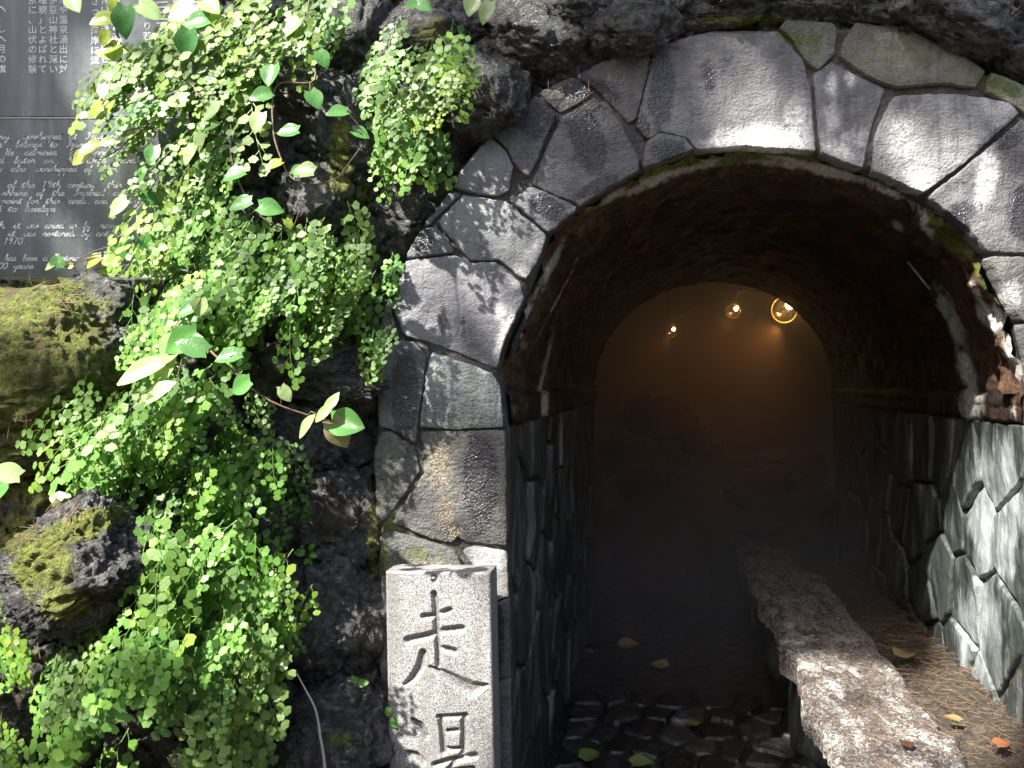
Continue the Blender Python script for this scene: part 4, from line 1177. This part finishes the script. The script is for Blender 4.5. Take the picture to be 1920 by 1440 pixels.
# ------------------------------------------------------------------ maidenhair ferns
def leaflet(o, ang, size, rs, tw):
    """fan-shaped, lobed leaflet lying roughly in the frond plane"""
    ca, sa = math.cos(ang), math.sin(ang)
    tilt = rs.uniform(-.2, .2); cup = rs.uniform(.02, .14)
    V = [(0, 0, 0)]
    n = 11
    wd = rs.uniform(.88, 1.08)
    for k in range(n):
        t = -1 + 2 * k / (n - 1)
        a = t * wd
        rr = size * (1.0 - .16 * t * t) * (.93 + .07 * math.cos(k * 2.1)) * (.8 if k in (0, n - 1) else 1)
        V.append((rr * math.cos(a), rr * math.sin(a), cup * size * abs(t) - .12 * size))
    out = []
    for x, y, z in V:
        z2 = z + y * tilt + x * tw
        out.append((o[0] + x * ca - y * sa, o[1] + x * sa + y * ca, o[2] + z2))
    return out, [(0, k, k + 1) for k in range(1, n)]
def frond_mesh(seed, dense=1.0):
    rs = random.Random(seed)
    V, F = [], []
    def add(v, f):
        n = len(V)
        V.extend(v); F.extend(tuple(i + n for i in q) for q in f)
    droop = rs.uniform(.25, .5); bend = rs.uniform(-.2, .2)
    def sp(t): return (t, bend * t * t, .12 * t - droop * t * t)
    def stalk(a, b, w):
        add([(a[0], a[1] - w, a[2]), (b[0], b[1] - w * .5, b[2]), (b[0], b[1] + w * .5, b[2]), (a[0], a[1] + w, a[2])], [(0, 1, 2, 3)])
    for k in range(1, 8): stalk(sp(k / 8), sp((k + 1) / 8), .0035)
    ls = .1 * rs.uniform(.92, 1.08)
    t, side = .16, rs.choice((-1, 1))
    while t < .97:
        b = sp(t)
        L = (.29 * (1 - t) ** .7 + .06) * rs.uniform(.8, 1.1)
        a = side * rs.uniform(.6, .85) * (1 - .25 * t)
        if L < .13:
            v, f = leaflet((b[0], b[1], b[2]), a * .9, ls * .95, rs, rs.uniform(-.4, .1)); add(v, f)
            t += .07 / dense
        else:
            m = max(2, int(L / .066 * dense))
            e = (b[0] + L * math.cos(a), b[1] + L * math.sin(a), b[2] - .25 * L)
            stalk(b, e, .004)
            for q in range(1, m + 1):
                u = q / m
                o = (b[0] + L * u * math.cos(a), b[1] + L * u * math.sin(a), b[2] - .25 * L * u * u + rs.uniform(-.012, .012))
                s2 = 1 if q % 2 else -1
                ang = a + s2 * rs.uniform(.45, .8) if q < m else a
                v, f = leaflet(o, ang, ls * rs.uniform(.8, 1.12) * (1.1 - .25 * u), rs, rs.uniform(-.5, .1)); add(v, f)
            t += .08 / dense
        side = -side
    v, f = leaflet(sp(.97), bend, ls * .9, rs, -.3); add(v, f)
    return mesh('frond', np.array(V), F, M['fern'])
FRONDS = [frond_mesh(100 + i, .92 + .03 * (i % 4)) for i in range(14)]
GREEN = (.155, .315, .055); LIME = (.2, .34, .045); PALE = (.21, .36, .1); DEEP = (.08, .21, .04)
def place_frond(parent, base, d, up, length, colr, tries=0):
    d = Vector(d).normalized()
    n = Vector(up)
    n = (n - d * n.dot(d)).normalized()
    y = n.cross(d)
    m = Matrix((d, y, n)).transposed()
    o = link('frond', R.choice(FRONDS), parent, base)
    o.rotation_mode = 'QUATERNION'
    o.rotation_quaternion = m.to_quaternion()
    o.scale = (length,) * 3
    k = R.uniform(.6, 1.2)
    o.color = (*(min(1, c * k * R.uniform(.92, 1.08)) for c in colr), 1)
def clump(cx, cy, rx, ry, n, L, lean, colr, label, out=.0):
    """cx.. in picture bearings; lean -1 hangs to the left, +1 to the right"""
    yb = rock_y(cx, cy)
    if cx < 360 and cy < 530: yb = .06
    root = empty('maidenhair_fern', P(cx, cy, yb - .02), label, 'fern', 'maidenhair ferns on the rock wall')
    for i in range(int(n * (.88 if cy < 700 else .8))):
        a = R.uniform(0, 2 * math.pi); q = math.sqrt(R.random())
        px, py = cx + 1.4 * rx * q * math.cos(a) - .35 * ry * q * math.sin(a), cy + 1.4 * ry * q * math.sin(a)
        y = max(surf(px, py), rock_y(px, py) - .1)
        if px < 352 and py < 530: y = .06
        # the rock bulges are irregular, so fronds start between just above the surface and a little out
        y += -.03 - out - R.random() ** 1.3 * .16
        b = P(px, py, y)
        ln = L * R.uniform(.75, 1.6)
        d = Vector((lean * R.uniform(.4, 1.0) + R.gauss(-.15, .25), -R.uniform(.05, .4), -R.uniform(.55, .95)))
        dn = d.normalized()
        b = b - Vector((dn.x, 0, dn.z)) * ln * .45                      # centre the frond on its spot
        up = Vector((R.gauss(-.25, .16), -R.uniform(.8, 1.0), R.uniform(.3, .6)))
        c = colr if R.random() < .7 else R.choice((GREEN, LIME, DEEP, DEEP, PALE))
        place_frond(root, b, d, up, ln, c)
CL = [(430, 60, 120, 60, 20, .19, -.8, LIME, 'yellow green fern at the top between the plaque and the rock'),
      (330, 130, 90, 60, 18, .19, -1.0, LIME, 'fern hanging leftwards over the upper plaque'),
      (480, 150, 90, 60, 18, .18, -.8, LIME, 'fern hanging down left of the brown upper boulder'),
      (570, 50, 60, 50, 9, .16, -.5, GREEN, 'small fern beneath the upper hanging vine stems'),
      (225, 150, 50, 60, 6, .2, -1.2, LIME, 'pointed fern fronds reaching across the dark plaque'),
      (330, 240, 80, 50, 12, .19, -1.0, GREEN, 'fern hanging across the joint of the two plaques'),
      (740, 130, 60, 50, 11, .15, -.4, PALE, 'fern tuft left of the proud rounded boulder'), (830, 105, 60, 40, 9, .14, .6, LIME, 'fern sprays above the rounded boulder'),
      (775, 210, 60, 50, 13, .15, -.3, PALE, 'bright fern tuft in front of the dark cleft'), (770, 275, 60, 30, 8, .15, .3, GREEN, 'lowest fern of the small group by the rounded boulder'),
      (360, 330, 70, 60, 18, .17, -.8, GREEN, 'fern bush right of the lower plaque'), (290, 420, 60, 60, 14, .18, -1.0, LIME, 'fern drooping over the cursive writing'),
      (390, 430, 70, 50, 18, .17, -.6, GREEN, 'fern below the crusted knob and left of it'), (520, 500, 80, 50, 22, .16, -.5, GREEN, 'dark green fern under the crusted knob'),
      (640, 500, 70, 60, 20, .16, -.3, GREEN, 'fern reaching the left edge of the arch'), (420, 560, 90, 50, 24, .17, -.5, GREEN, 'fern above the long leaved vine'),
      (570, 580, 90, 40, 20, .15, -.4, GREEN, 'fern fringe over the needle littered ledge'), (300, 580, 50, 50, 12, .16, -.6, GREEN, 'fern beside the bare grey lump'), (690, 650, 30, 30, 5, .11, .2, PALE, 'tiny fern tuft at the end of the ledge'),
      (210, 790, 80, 60, 18, .18, -.9, GREEN, 'fern spreading left below the long leaved vine'), (320, 780, 90, 70, 24, .17, -.6, GREEN, 'thick fern right under the long leaved vine'),
      (255, 850, 80, 40, 15, .14, -.5, GREEN, 'fern above the slanting mossy boulder'), (400, 890, 90, 60, 22, .16, -.3, GREEN, 'fern in the middle of the lower fern mass'),
      (430, 760, 50, 40, 8, .14, .4, PALE, 'fern sprays beside the bare vine stem'), (370, 990, 70, 60, 18, .16, -.1, GREEN, 'fern right of the slanting mossy boulder'),
      (470, 980, 70, 60, 16, .15, .2, GREEN, 'fern bordering the dark wet rock'), (560, 880, 40, 20, 4, .12, .7, PALE, 'thin fern sprays reaching over dark wet rock'),
      (400, 1080, 90, 60, 24, .17, -.3, GREEN, 'dense fern left of the small three leaved seedling', .1), (490, 1150, 60, 70, 18, .16, .2, GREEN, 'fern edging the shaded rock left of the marker', .1),
      (345, 1150, 60, 60, 14, .17, -.4, PALE, 'pale sunlit fern below the slanting boulder'), (215, 1225, 70, 40, 14, .16, -.6, GREEN, 'fern between two mossy boulders'),
      (330, 1220, 80, 50, 20, .18, -.4, GREEN, 'fern at the bottom of the dense mass', .1), (450, 1240, 70, 50, 16, .17, .1, PALE, 'fern hanging above the dark bottom hollow', .1), (150, 1275, 50, 40, 10, .16, -.4, GREEN, 'fern next to the brownish boulder at the edge'),
      (420, 1340, 60, 40, 10, .18, -.1, PALE, 'lone sunlit fern tuft low beside the pale twig'), (120, 1400, 80, 40, 14, .2, -.5, GREEN, 'fern in the bottom left corner'), (370, 1430, 30, 15, 4, .14, 0, GREEN, 'fern tip peeping over the bottom edge'),
      (10, 1110, 22, 24, 4, .11, .3, PALE, 'small fern at the left edge by the slanting boulder'), (5, 1200, 25, 20, 4, .14, .3, GREEN, 'small fern at the left edge above the brownish boulder'), (0, 1370, 25, 40, 5, .16, .3, LIME, 'small fern at the left edge near the bottom corner')]
for c in CL: clump(*c)

# ------------------------------------------------------------------ climbing vines
def leaf_mesh(seed, heart=True):
    rs = random.Random(seed)
    w = rs.uniform(.36, .44) if heart else rs.uniform(.17, .22)
    fold = rs.uniform(.15, .45); curl = rs.uniform(.1, .45)
    n = 10
    V, F = [], []
    for k in range(n + 1):
        t = k / n
        ww = w * (math.sin(math.pi * min(1, t * .93 + .07)) ** .8) * (1.25 - .55 * t) if heart else w * math.sin(math.pi * (t * .96 + .02)) ** .9
        if heart and k == 0: ww = w * .62
        x0 = t
        for s in (-1, -.5, 0, .5, 1):
            back = -.12 * abs(s) * (1 - t) ** 3 if heart else 0
            x = x0 + back
            z = fold * ww * abs(s) * .8 - curl * t * t * .5 + .012 * math.sin(9 * t + 3 * s)
            V.append((x, s * ww, z))
        if k:
            for j in range(4):
                a = (k - 1) * 5 + j
                F.append((a, a + 5, a + 6, a + 1))
    return mesh('leaf', np.array(V), F, M['vine'])
HEART = [leaf_mesh(i) for i in range(6)]; LONG = [leaf_mesh(50 + i, False) for i in range(4)]
LG = (.09, .24, .06); LY = (.3, .38, .06); LW = (.33, .45, .2); LD = (.05, .16, .045)
def vine(label, pts, leaves, rad=.0035, cat='vine', fwd=.07):
    P3 = smooth_line([P(p[0], p[1], p[2] - fwd) for p in pts], 6)
    b = P3[0]
    root = empty('climbing_vine', b, label, cat, 'climbing vines')
    V, F = tube(P3, [rad * (1 - .55 * i / len(P3)) for i in range(len(P3))], 6)
    part('stem', V, F, M['stem'], root)
    for lf in leaves:
        px, py, ln, ang, colr = lf[:5]
        kind = lf[5] if len(lf) > 5 else 'h'
        yy = lf[6] if len(lf) > 6 else None
        best = min(P3, key=lambda q: (topx(np.array([q]))[0][0] - px) ** 2 + (topx(np.array([q]))[0][1] - py) ** 2)
        y = (best.y if yy is None else yy) - R.uniform(.005, .03)
        c = P(px, py, y)
        s = (CAM_D + y) / FPX
        a = math.radians(ang)
        d = Vector((math.cos(a), R.uniform(-.3, .15), -math.sin(a))).normalized()
        n = Vector((R.uniform(-.35, .2), -1, R.uniform(.2, .7)))
        n = (n - d * n.dot(d)).normalized()
        o = link('leaf', R.choice(LONG if kind == 'l' else HEART), root, c - d * ln * s * .45)
        o.rotation_mode = 'QUATERNION'
        o.rotation_quaternion = Matrix((d, n.cross(d), n)).transposed().to_quaternion()
        o.scale = (ln * s,) * 3
        k = R.uniform(.85, 1.15)
        o.color = (*(min(1, q * k) for q in colr), 1)
        bs = c - d * ln * s * .45
        if (best - bs).length < .16:
            V, F = tube([best, (best + bs) / 2 + Vector((0, -.006, .006)), bs], .0013, 5, False)
            part('petiole', V, F, M['stem'], root)
    return root
vine('hanging vine whose stem curls up round the crusted knob', [(585, -40, -.05), (575, 60, -.08), (590, 150, -.1), (520, 160, -.12), (512, 240, -.14), (528, 300, -.15), (548, 334, -.16), (585, 346, -.17), (630, 335, -.17), (655, 305, -.16), (688, 260, -.12)],
     [(508, 140, 46, 100, LG), (490, 178, 44, 160, LG), (483, 228, 42, 110, LW), (540, 246, 42, 175, LG), (590, 186, 40, 60, LG), (632, 212, 40, 170, LG), (676, 250, 34, 20, LG), (515, 310, 32, 150, LY), (572, 320, 40, 190, LW), (605, 110, 36, 60, LG), (545, 50, 50, 130, LW), (560, 320, 30, 320, LG)])
vine('vine trailing down past the plaque corner and under the knob', [(362, -40, -.04), (364, 70, -.06), (366, 170, -.08), (428, 215, -.1), (433, 290, -.12), (452, 350, -.14), (478, 395, -.16), (520, 424, -.17), (548, 425, -.17), (562, 395, -.18)],
     [(395, 205, 46, 130, LW), (385, 238, 52, 160, LG), (375, 265, 36, 110, LW), (438, 328, 46, 165, LG), (452, 382, 44, 165, LG), (506, 390, 46, 10, LG), (541, 420, 22, 60, LY), (352, 82, 56, 100, LD), (330, 192, 44, 190, LW), (340, 20, 60, 150, LW), (395, 12, 44, 40, LW), (368, 40, 50, 170, LG), (410, 42, 46, 20, LY), (355, 290, 40, 120, LW)])
vine('leafy vine climbing across the upper plaque', [(205, -40, .02), (215, 30, .0), (225, 80, -.02), (245, 100, -.02), (265, 150, -.03), (285, 215, -.04), (300, 270, -.04), (295, 330, -.05), (270, 380, -.04), (262, 440, -.03), (250, 470, .0)],
     [(192, 38, 46, 165, LY), (196, 70, 30, 110, LY), (236, 40, 60, 95, LD), (200, 100, 36, 40, LW, 'h'), (194, 172, 30, 80, (.7, .75, .62)), (180, 205, 34, 120, LY), (204, 198, 34, 110, LY), (215, 105, 40, 100, LW), (208, 90, 44, 160, LY), (255, 182, 44, 160, LW), (228, 145, 44, 165, LG), (240, 165, 34, 60, LD), (140, 6, 40, 60, LW), (215, 12, 30, 90, LY), (280, 20, 50, 30, LW), (160, 285, 34, 150, LY), (200, 268, 26, 10, LW), (285, 290, 40, 100, LG), (230, 235, 34, 110, LW), (222, 388, 44, 140, LW), (280, 372, 36, 30, LG), (235, 450, 36, 160, LG), (280, 460, 40, 60, LG), (265, 330, 36, 130, LG)])
vine('forked vine twig crossing the joint of the plaques', [(262, 245, -.06), (235, 268, -.05), (215, 285, -.04), (195, 295, -.03), (178, 296, -.03), (165, 285, -.03)], [(178, 272, 34, 330, LY), (150, 296, 38, 150, LY), (205, 266, 24, 350, LW)], .0022)
vine('little vine shoots at the foot of the lower plaque', [(150, 520, -.02), (140, 505, -.02), (136, 490, -.03), (120, 500, -.04)], [(108, 490, 30, 250, LG), (92, 500, 22, 160, LW), (130, 498, 16, 170, LY), (175, 490, 36, 150, LY), (210, 488, 38, 20, LW), (196, 505, 30, 160, LY), (225, 470, 30, 60, LG)], .002)
vine('long leaved vine stretching across the middle ledge', [(330, 610, -.2), (372, 636, -.22), (405, 668, -.24), (445, 702, -.25), (480, 735, -.25), (520, 758, -.25), (570, 776, -.24), (612, 788, -.23), (650, 800, -.22)],
     [(340, 640, 70, 150, LG), (322, 655, 60, 120, LW), (275, 690, 110, 155, LW, 'l'), (310, 690, 80, 125, LW, 'l'), (290, 735, 100, 155, LW, 'l'), (360, 650, 60, 200, LG), (428, 668, 50, 170, LG), (452, 724, 46, 150, LG), (535, 738, 34, 60, LW), (575, 795, 60, 130, LW, 'l'), (605, 775, 50, 310, LW, 'l'), (618, 760, 54, 300, LW, 'l'), (650, 795, 66, 10, LG), (635, 812, 60, 60, (.3, .25, .14)), (375, 575, 36, 100, LW), (350, 580, 40, 150, LG)], .004, fwd=.15)
vine('broad leaved sprig at the left edge below the mossy ledge', [(-20, 900, -.35), (-5, 895, -.36), (8, 885, -.37)], [(12, 885, 52, 200, LW), (2, 920, 44, 120, LG)], .002)
vine('small sprig hanging from the very top beside the lava rock', [(880, -30, -.08), (892, -8, -.1), (905, 5, -.11)], [(885, 10, 40, 110, LW), (912, 22, 44, 115, LW), (775, 10, 34, 170, LG), (795, 12, 30, 20, LG)], .002)
def seedling(label, px, py, Y, leaves):
    Y = min(surf(px, py), surf(px + 8, py), surf(px - 8, py)) - .004
    c = P(px, py, Y)
    root = empty('seedling', c, label, 'seedling', 'seedlings on the rock')
    for dx, dy, ln, ang in leaves:
        s = (CAM_D + Y) / FPX
        a = math.radians(ang)
        d = Vector((math.cos(a), -.1, -math.sin(a))).normalized(); n = Vector((-.1, -1, .5)); n = (n - d * n.dot(d)).normalized()
        p = P(px + dx, py + dy, Y - .012)
        V, F = tube([c, (c + p) / 2 + Vector((0, -.004, 0)), p], .0012, 5); part('stem', V, F, M['stem'], root)
        o = link('leaf', R.choice(HEART), root, p)
        o.rotation_mode = 'QUATERNION'; o.rotation_quaternion = Matrix((d, n.cross(d), n)).transposed().to_quaternion(); o.scale = (ln * s,) * 3; o.color = (.12, .3, .05, 1)
seedling('small three leaved seedling on the dark rock', 576, 1036, -.14, [(-6, 0, 20, 180), (4, -6, 14, 320), (6, 4, 14, 10), (2, 12, 20, 85)])
seedling('tiny pale seedling right of the dense ferns', 672, 1280, -.16, [(-4, 0, 16, 240), (2, 2, 18, 350)])
seedling('tiny green seedling by the left side of the granite marker', 733, 1345, -.22, [(-2, -4, 18, 250), (3, 4, 22, 40)])

# ------------------------------------------------------------------ litter, twig, fallen leaves
tw = smooth_line([*[P(x, y, min(surf(tx, ty) for tx in range(550, 625, 8) for ty in range(1256, 1456, 8)) + .00010 * max(0, 1320 - y) - .006) for x, y in ((556, 1262), (572, 1292), (588, 1322), (596, 1350), (600, 1380), (606, 1412), (611, 1460))]], 5)
V, F = tube(tw, [.002 + .0022 * i / len(tw) for i in range(len(tw))], 7)
part('twig', V, F, M['twig'], label='thin pale bare twig leaning on the dark rock', cat='twig')
def needles(label, spots, per, length, name='needle_litter'):
    L = []
    for (px, py, Y, rx, ry, flat) in spots:
        for _ in range(per):
            qx, qy = R.gauss(px, rx * .5), R.gauss(py, ry * .5)
            c = P(qx, qy, Y + R.uniform(-.006, .004) if Y == -.012 else surf(qx, qy) - R.uniform(.0, .008))
            a = R.uniform(0, 6.28); ln = length * R.uniform(.5, 1.2); cv = R.uniform(-.35, .35)
            if flat: d = Vector((math.cos(a), math.sin(a), R.uniform(-.1, .15))); sd = Vector((-math.sin(a), math.cos(a), .1))
            else: d = Vector((math.cos(a), R.uniform(-.25, .1), math.sin(a))); sd = Vector((-math.sin(a), 0, math.cos(a)))
            L.append(tube([c - d * ln / 2, c + sd * ln * cv * .35, c + d * ln / 2], .0009, 4, False))
    V, F = join(L)
    part(name, V, F, M['needle'], kind='stuff', label=label, cat='needles')
needles('dry brown pine needles caught on the top of the arch', [(1090, 150, -.012, 40, 20, 0), (1225, 105, -.012, 26, 30, 0), (1270, 90, -.012, 30, 12, 0), (1045, 180, -.012, 40, 14, 0), (1110, 195, -.012, 14, 14, 0), (1315, 115, -.012, 14, 14, 0), (1210, 120, -.012, 12, 20, 0), (960, 210, -.012, 14, 14, 0)], 5, .05)
needles('dry needles and stalks scattered along the middle ledge', [(520, 648, -.16, 60, 10, 0), (600, 660, -.14, 50, 20, 0), (685, 680, -.04, 20, 30, 0), (660, 640, -.06, 30, 14, 0)], 16, .045)
needles('dry needles lying on the mossy boulder and ledge', [(125, 555, -.3, 14, 30, 0), (80, 535, -.27, 40, 8, 0), (60, 785, -.36, 60, 12, 0), (130, 955, -.34, 40, 14, 0), (20, 1200, -.34, 40, 10, 0), (70, 1000, -.34, 20, 20, 0)], 9, .06)
needles('stray dry needles on the shaded rock left of the marker', [(680, 1300, -.08, 30, 16, 0), (625, 1205, .0, 20, 10, 0), (700, 1360, -.14, 16, 16, 0), (600, 1310, -.12, 20, 10, 0), (690, 950, .02, 10, 40, 0), (1600, 30, -.06, 6, 30, 0), (1905, 20, -.1, 10, 10, 0)], 4, .035)
L = []
for _ in range(750):
    y = R.uniform(-.5, 1.2); u = R.uniform(1.22, 1.46)
    if R.random() < .25: u = R.uniform(.95, 1.22)
    z = .455 + .008 * R.random() if u < 1.22 else .41 + .07 * (u - 1.2) / .31 + .01 + R.uniform(0, .014)
    c = Vector((u + TAN * y, y, z)); a = R.uniform(0, 6.28); ln = R.uniform(.02, .06)
    d = Vector((math.cos(a), math.sin(a), R.uniform(-.12, .2))); sd = Vector((-math.sin(a), math.cos(a), 0))
    L.append(tube([c - d * ln / 2, c + sd * ln * R.uniform(-.12, .12), c + d * ln / 2], .0008, 4, False))
V, F = join(L)
part('needle_litter', V, F, M['needle'], kind='stuff', label='mat of brown pine needles between the bench and the right wall', cat='needles')
def fallen(label, c, ln, ang, colr, tilt=.1):
    d = Vector((math.cos(ang), math.sin(ang), tilt)).normalized(); n = Vector((R.uniform(-.2, .2), -.2, 1)); n = (n - d * n.dot(d)).normalized()
    o = link('fallen_leaf', R.choice(HEART), None, c, None, label, 'leaf', 'fallen leaves')
    o.rotation_mode = 'QUATERNION'; o.rotation_quaternion = Matrix((d, n.cross(d), n)).transposed().to_quaternion(); o.scale = (ln,) * 3; o.color = (*colr, 1)
def floor_at(px, py, z=.035):
    dd = FPX * (CAM_Z - z) / (py - 720)
    return Vector(((px - 960) * dd / FPX, dd - CAM_D, z))
TANL = (.42, .3, .14)
for i, (px, py, ln, a, cl, lab) in enumerate([(1165, 1212, .11, .3, TANL, 'curled tan leaf on the dark tunnel floor near the left wall'), (1245, 1252, .1, 2.0, TANL, 'round tan leaf on the tunnel floor midway'), (1095, 1425, .09, .8, (.14, .22, .06), 'greenish leaf on the floor at the bottom left of the tunnel'),
                                           (1185, 1432, .09, .2, (.2, .24, .08), 'pale green leaf on the floor beside the greenish one'), (1300, 1360, .07, 1.2, (.2, .22, .04), 'small yellowish leaf on the cobbles before the bench'), (1110, 1225, .06, 2.4, (.25, .15, .07), 'small brown leaf at the foot of the left wall')]):
    fallen(lab, floor_at(px, py), ln, a, cl)
for (px, py, z, ln, a, cl, lab) in [(1690, 1232, .47, .1, .9, (.34, .25, .15), 'big dry leaf lying behind the bench in the shadow'), (1868, 1396, .47, .05, .4, (.36, .13, .06), 'red brown leaf on the needle mat'), (1800, 1350, .46, .045, 2.2, (.33, .22, .1), 'small brown leaf on the needle mat'), (1700, 1400, .47, .05, 1.2, (.16, .07, .04), 'dark red leaf lying on the bench slab')]:
    fallen(lab, floor_at(px, py, z), ln, a, cl)
fallen('pale curled dead leaf on the moss above the slanting boulder', P(115, 945, -.35), .06, 2.2, (.6, .5, .36), .6)

# ------------------------------------------------------------------ unseen tree added to dapple the light, crown gaps aimed at sun patches (stands left of and behind the viewer)
rs = random.Random(5)
CC = Vector((0, 0, 1.4)) - SUN * 7.6
TREE = empty('broadleaf_tree', (-5.2, -3.2, 0), 'unseen leafy broadleaf tree left of the arch, crown opened for sun patches', 'tree')
tb0 = Vector((-5.2, -3.2, 0))
V, F = tube(smooth_line([tb0, tb0 + Vector((.04, .02, 2)), tb0 + Vector((-.02, -.1, 4)), tb0 + Vector((.1, -.15, 5.8))], 5), [.2 - .007 * i for i in range(16)], 10)
part('trunk', V, F, M['bark'], TREE)
e1 = SUN.orthogonal().normalized(); e2 = SUN.cross(e1)
LIT = [(330, 60, -.05, .34), (450, 160, -.12, .3), (250, 200, -.03, .28), (770, 190, -.1, .2), (850, 100, -.1, .14), (330, 400, -.12, .32), (560, 540, -.15, .28), (380, 600, -.2, .3), (90, 620, -.3, .26), (250, 830, -.27, .32), (400, 930, -.26, .28),
       (150, 1030, -.33, .17), (350, 1130, -.28, .36), (200, 1220, -.3, .26), (440, 1230, -.26, .3), (330, 1300, -.3, .26), (300, 1360, -.36, .26), (470, 1180, -.36, .26), (400, 1080, -.38, .24), (480, 1080, -.26, .2), (120, 1400, -.3, .16), (420, 1350, -.26, .14), (600, 780, -.24, .14), (580, 370, -.16, .12),
       (835, 1180, -.1, .24), (830, 1340, -.1, .16), (1440, 265, 0, .12), (1700, 290, 0, .08), (950, 620, 0, .07), (835, 930, 0, .09), (915, 1050, 0, .09),
       (1700, 1330, .1, .3), (1560, 1260, .4, .25), (1860, 1000, .35, .32), (1850, 1250, .3, .25), (1890, 620, .2, .16), (1640, 1420, -.1, .25), (720, 20, -.02, .16), (1010, 60, -.02, .12), (650, 330, -.1, .14), (60, 760, -.36, .2), (40, 1000, -.34, .14), (600, 690, -.14, .12)]
pp = []
for px, py, y, r in LIT:
    q = P(px, py, y); pp.append((q.dot(e1), q.dot(e2), r))
pp = np.array(pp)
LV, LF = [], []
nlf = 0
c1, c2 = CC.dot(e1), CC.dot(e2)
# twig clusters first, leaves gathered round them
cl_ = []
while len(cl_) < 1500:
    a = Vector((rs.gauss(0, 1), rs.gauss(0, 1), rs.gauss(0, 1))).normalized() * (rs.random() ** .4)
    cl_.append(CC + e1 * a.x * 2.5 + e2 * a.y * 2.5 + SUN * a.z * 1.1)
for c in cl_:
    for _ in range(8):
        p = c + Vector((rs.gauss(0, .13), rs.gauss(0, .13), rs.gauss(0, .1)))
        dd = np.hypot(pp[:, 0] - p.dot(e1), pp[:, 1] - p.dot(e2)) / pp[:, 2]
        if dd.min() < 1 and rs.random() < .975: continue  # leaves left out of the crown to let the sun patches through
        n = Vector((rs.gauss(0, .5), rs.gauss(0, .5), 1)).normalized(); t = n.orthogonal().normalized(); t.rotate(Matrix.Rotation(rs.uniform(0, 6.28), 3, n)); b = n.cross(t)
        s = rs.uniform(.07, .12)
        k = len(LV)
        LV += [p - t * s, p + b * s * .45 - t * s * .1, p + t * s, p - b * s * .45 - t * s * .1]
        LF.append((k, k + 1, k + 2, k + 3))
tr = part('crown', np.array([tuple(v) for v in LV]), LF, M['tree'], TREE, smooth=False, kind='stuff')
tr.color = (.05, .11, .025, 1)
for i in range(7):
    a = rs.uniform(0, 6.28)
    e = CC + e1 * math.cos(a) * 2.0 + e2 * math.sin(a) * 2.0
    V, F = tube(smooth_line([tb0 + Vector((0, -.1, 4.2 + .2 * i)), (tb0 + Vector((0, -.1, 5.6)) + e) / 2 + Vector((0, 0, .3)), e], 4), [.05 - .005 * k for k in range(9)], 7)
    part('limb', V, F, M['bark'], TREE)
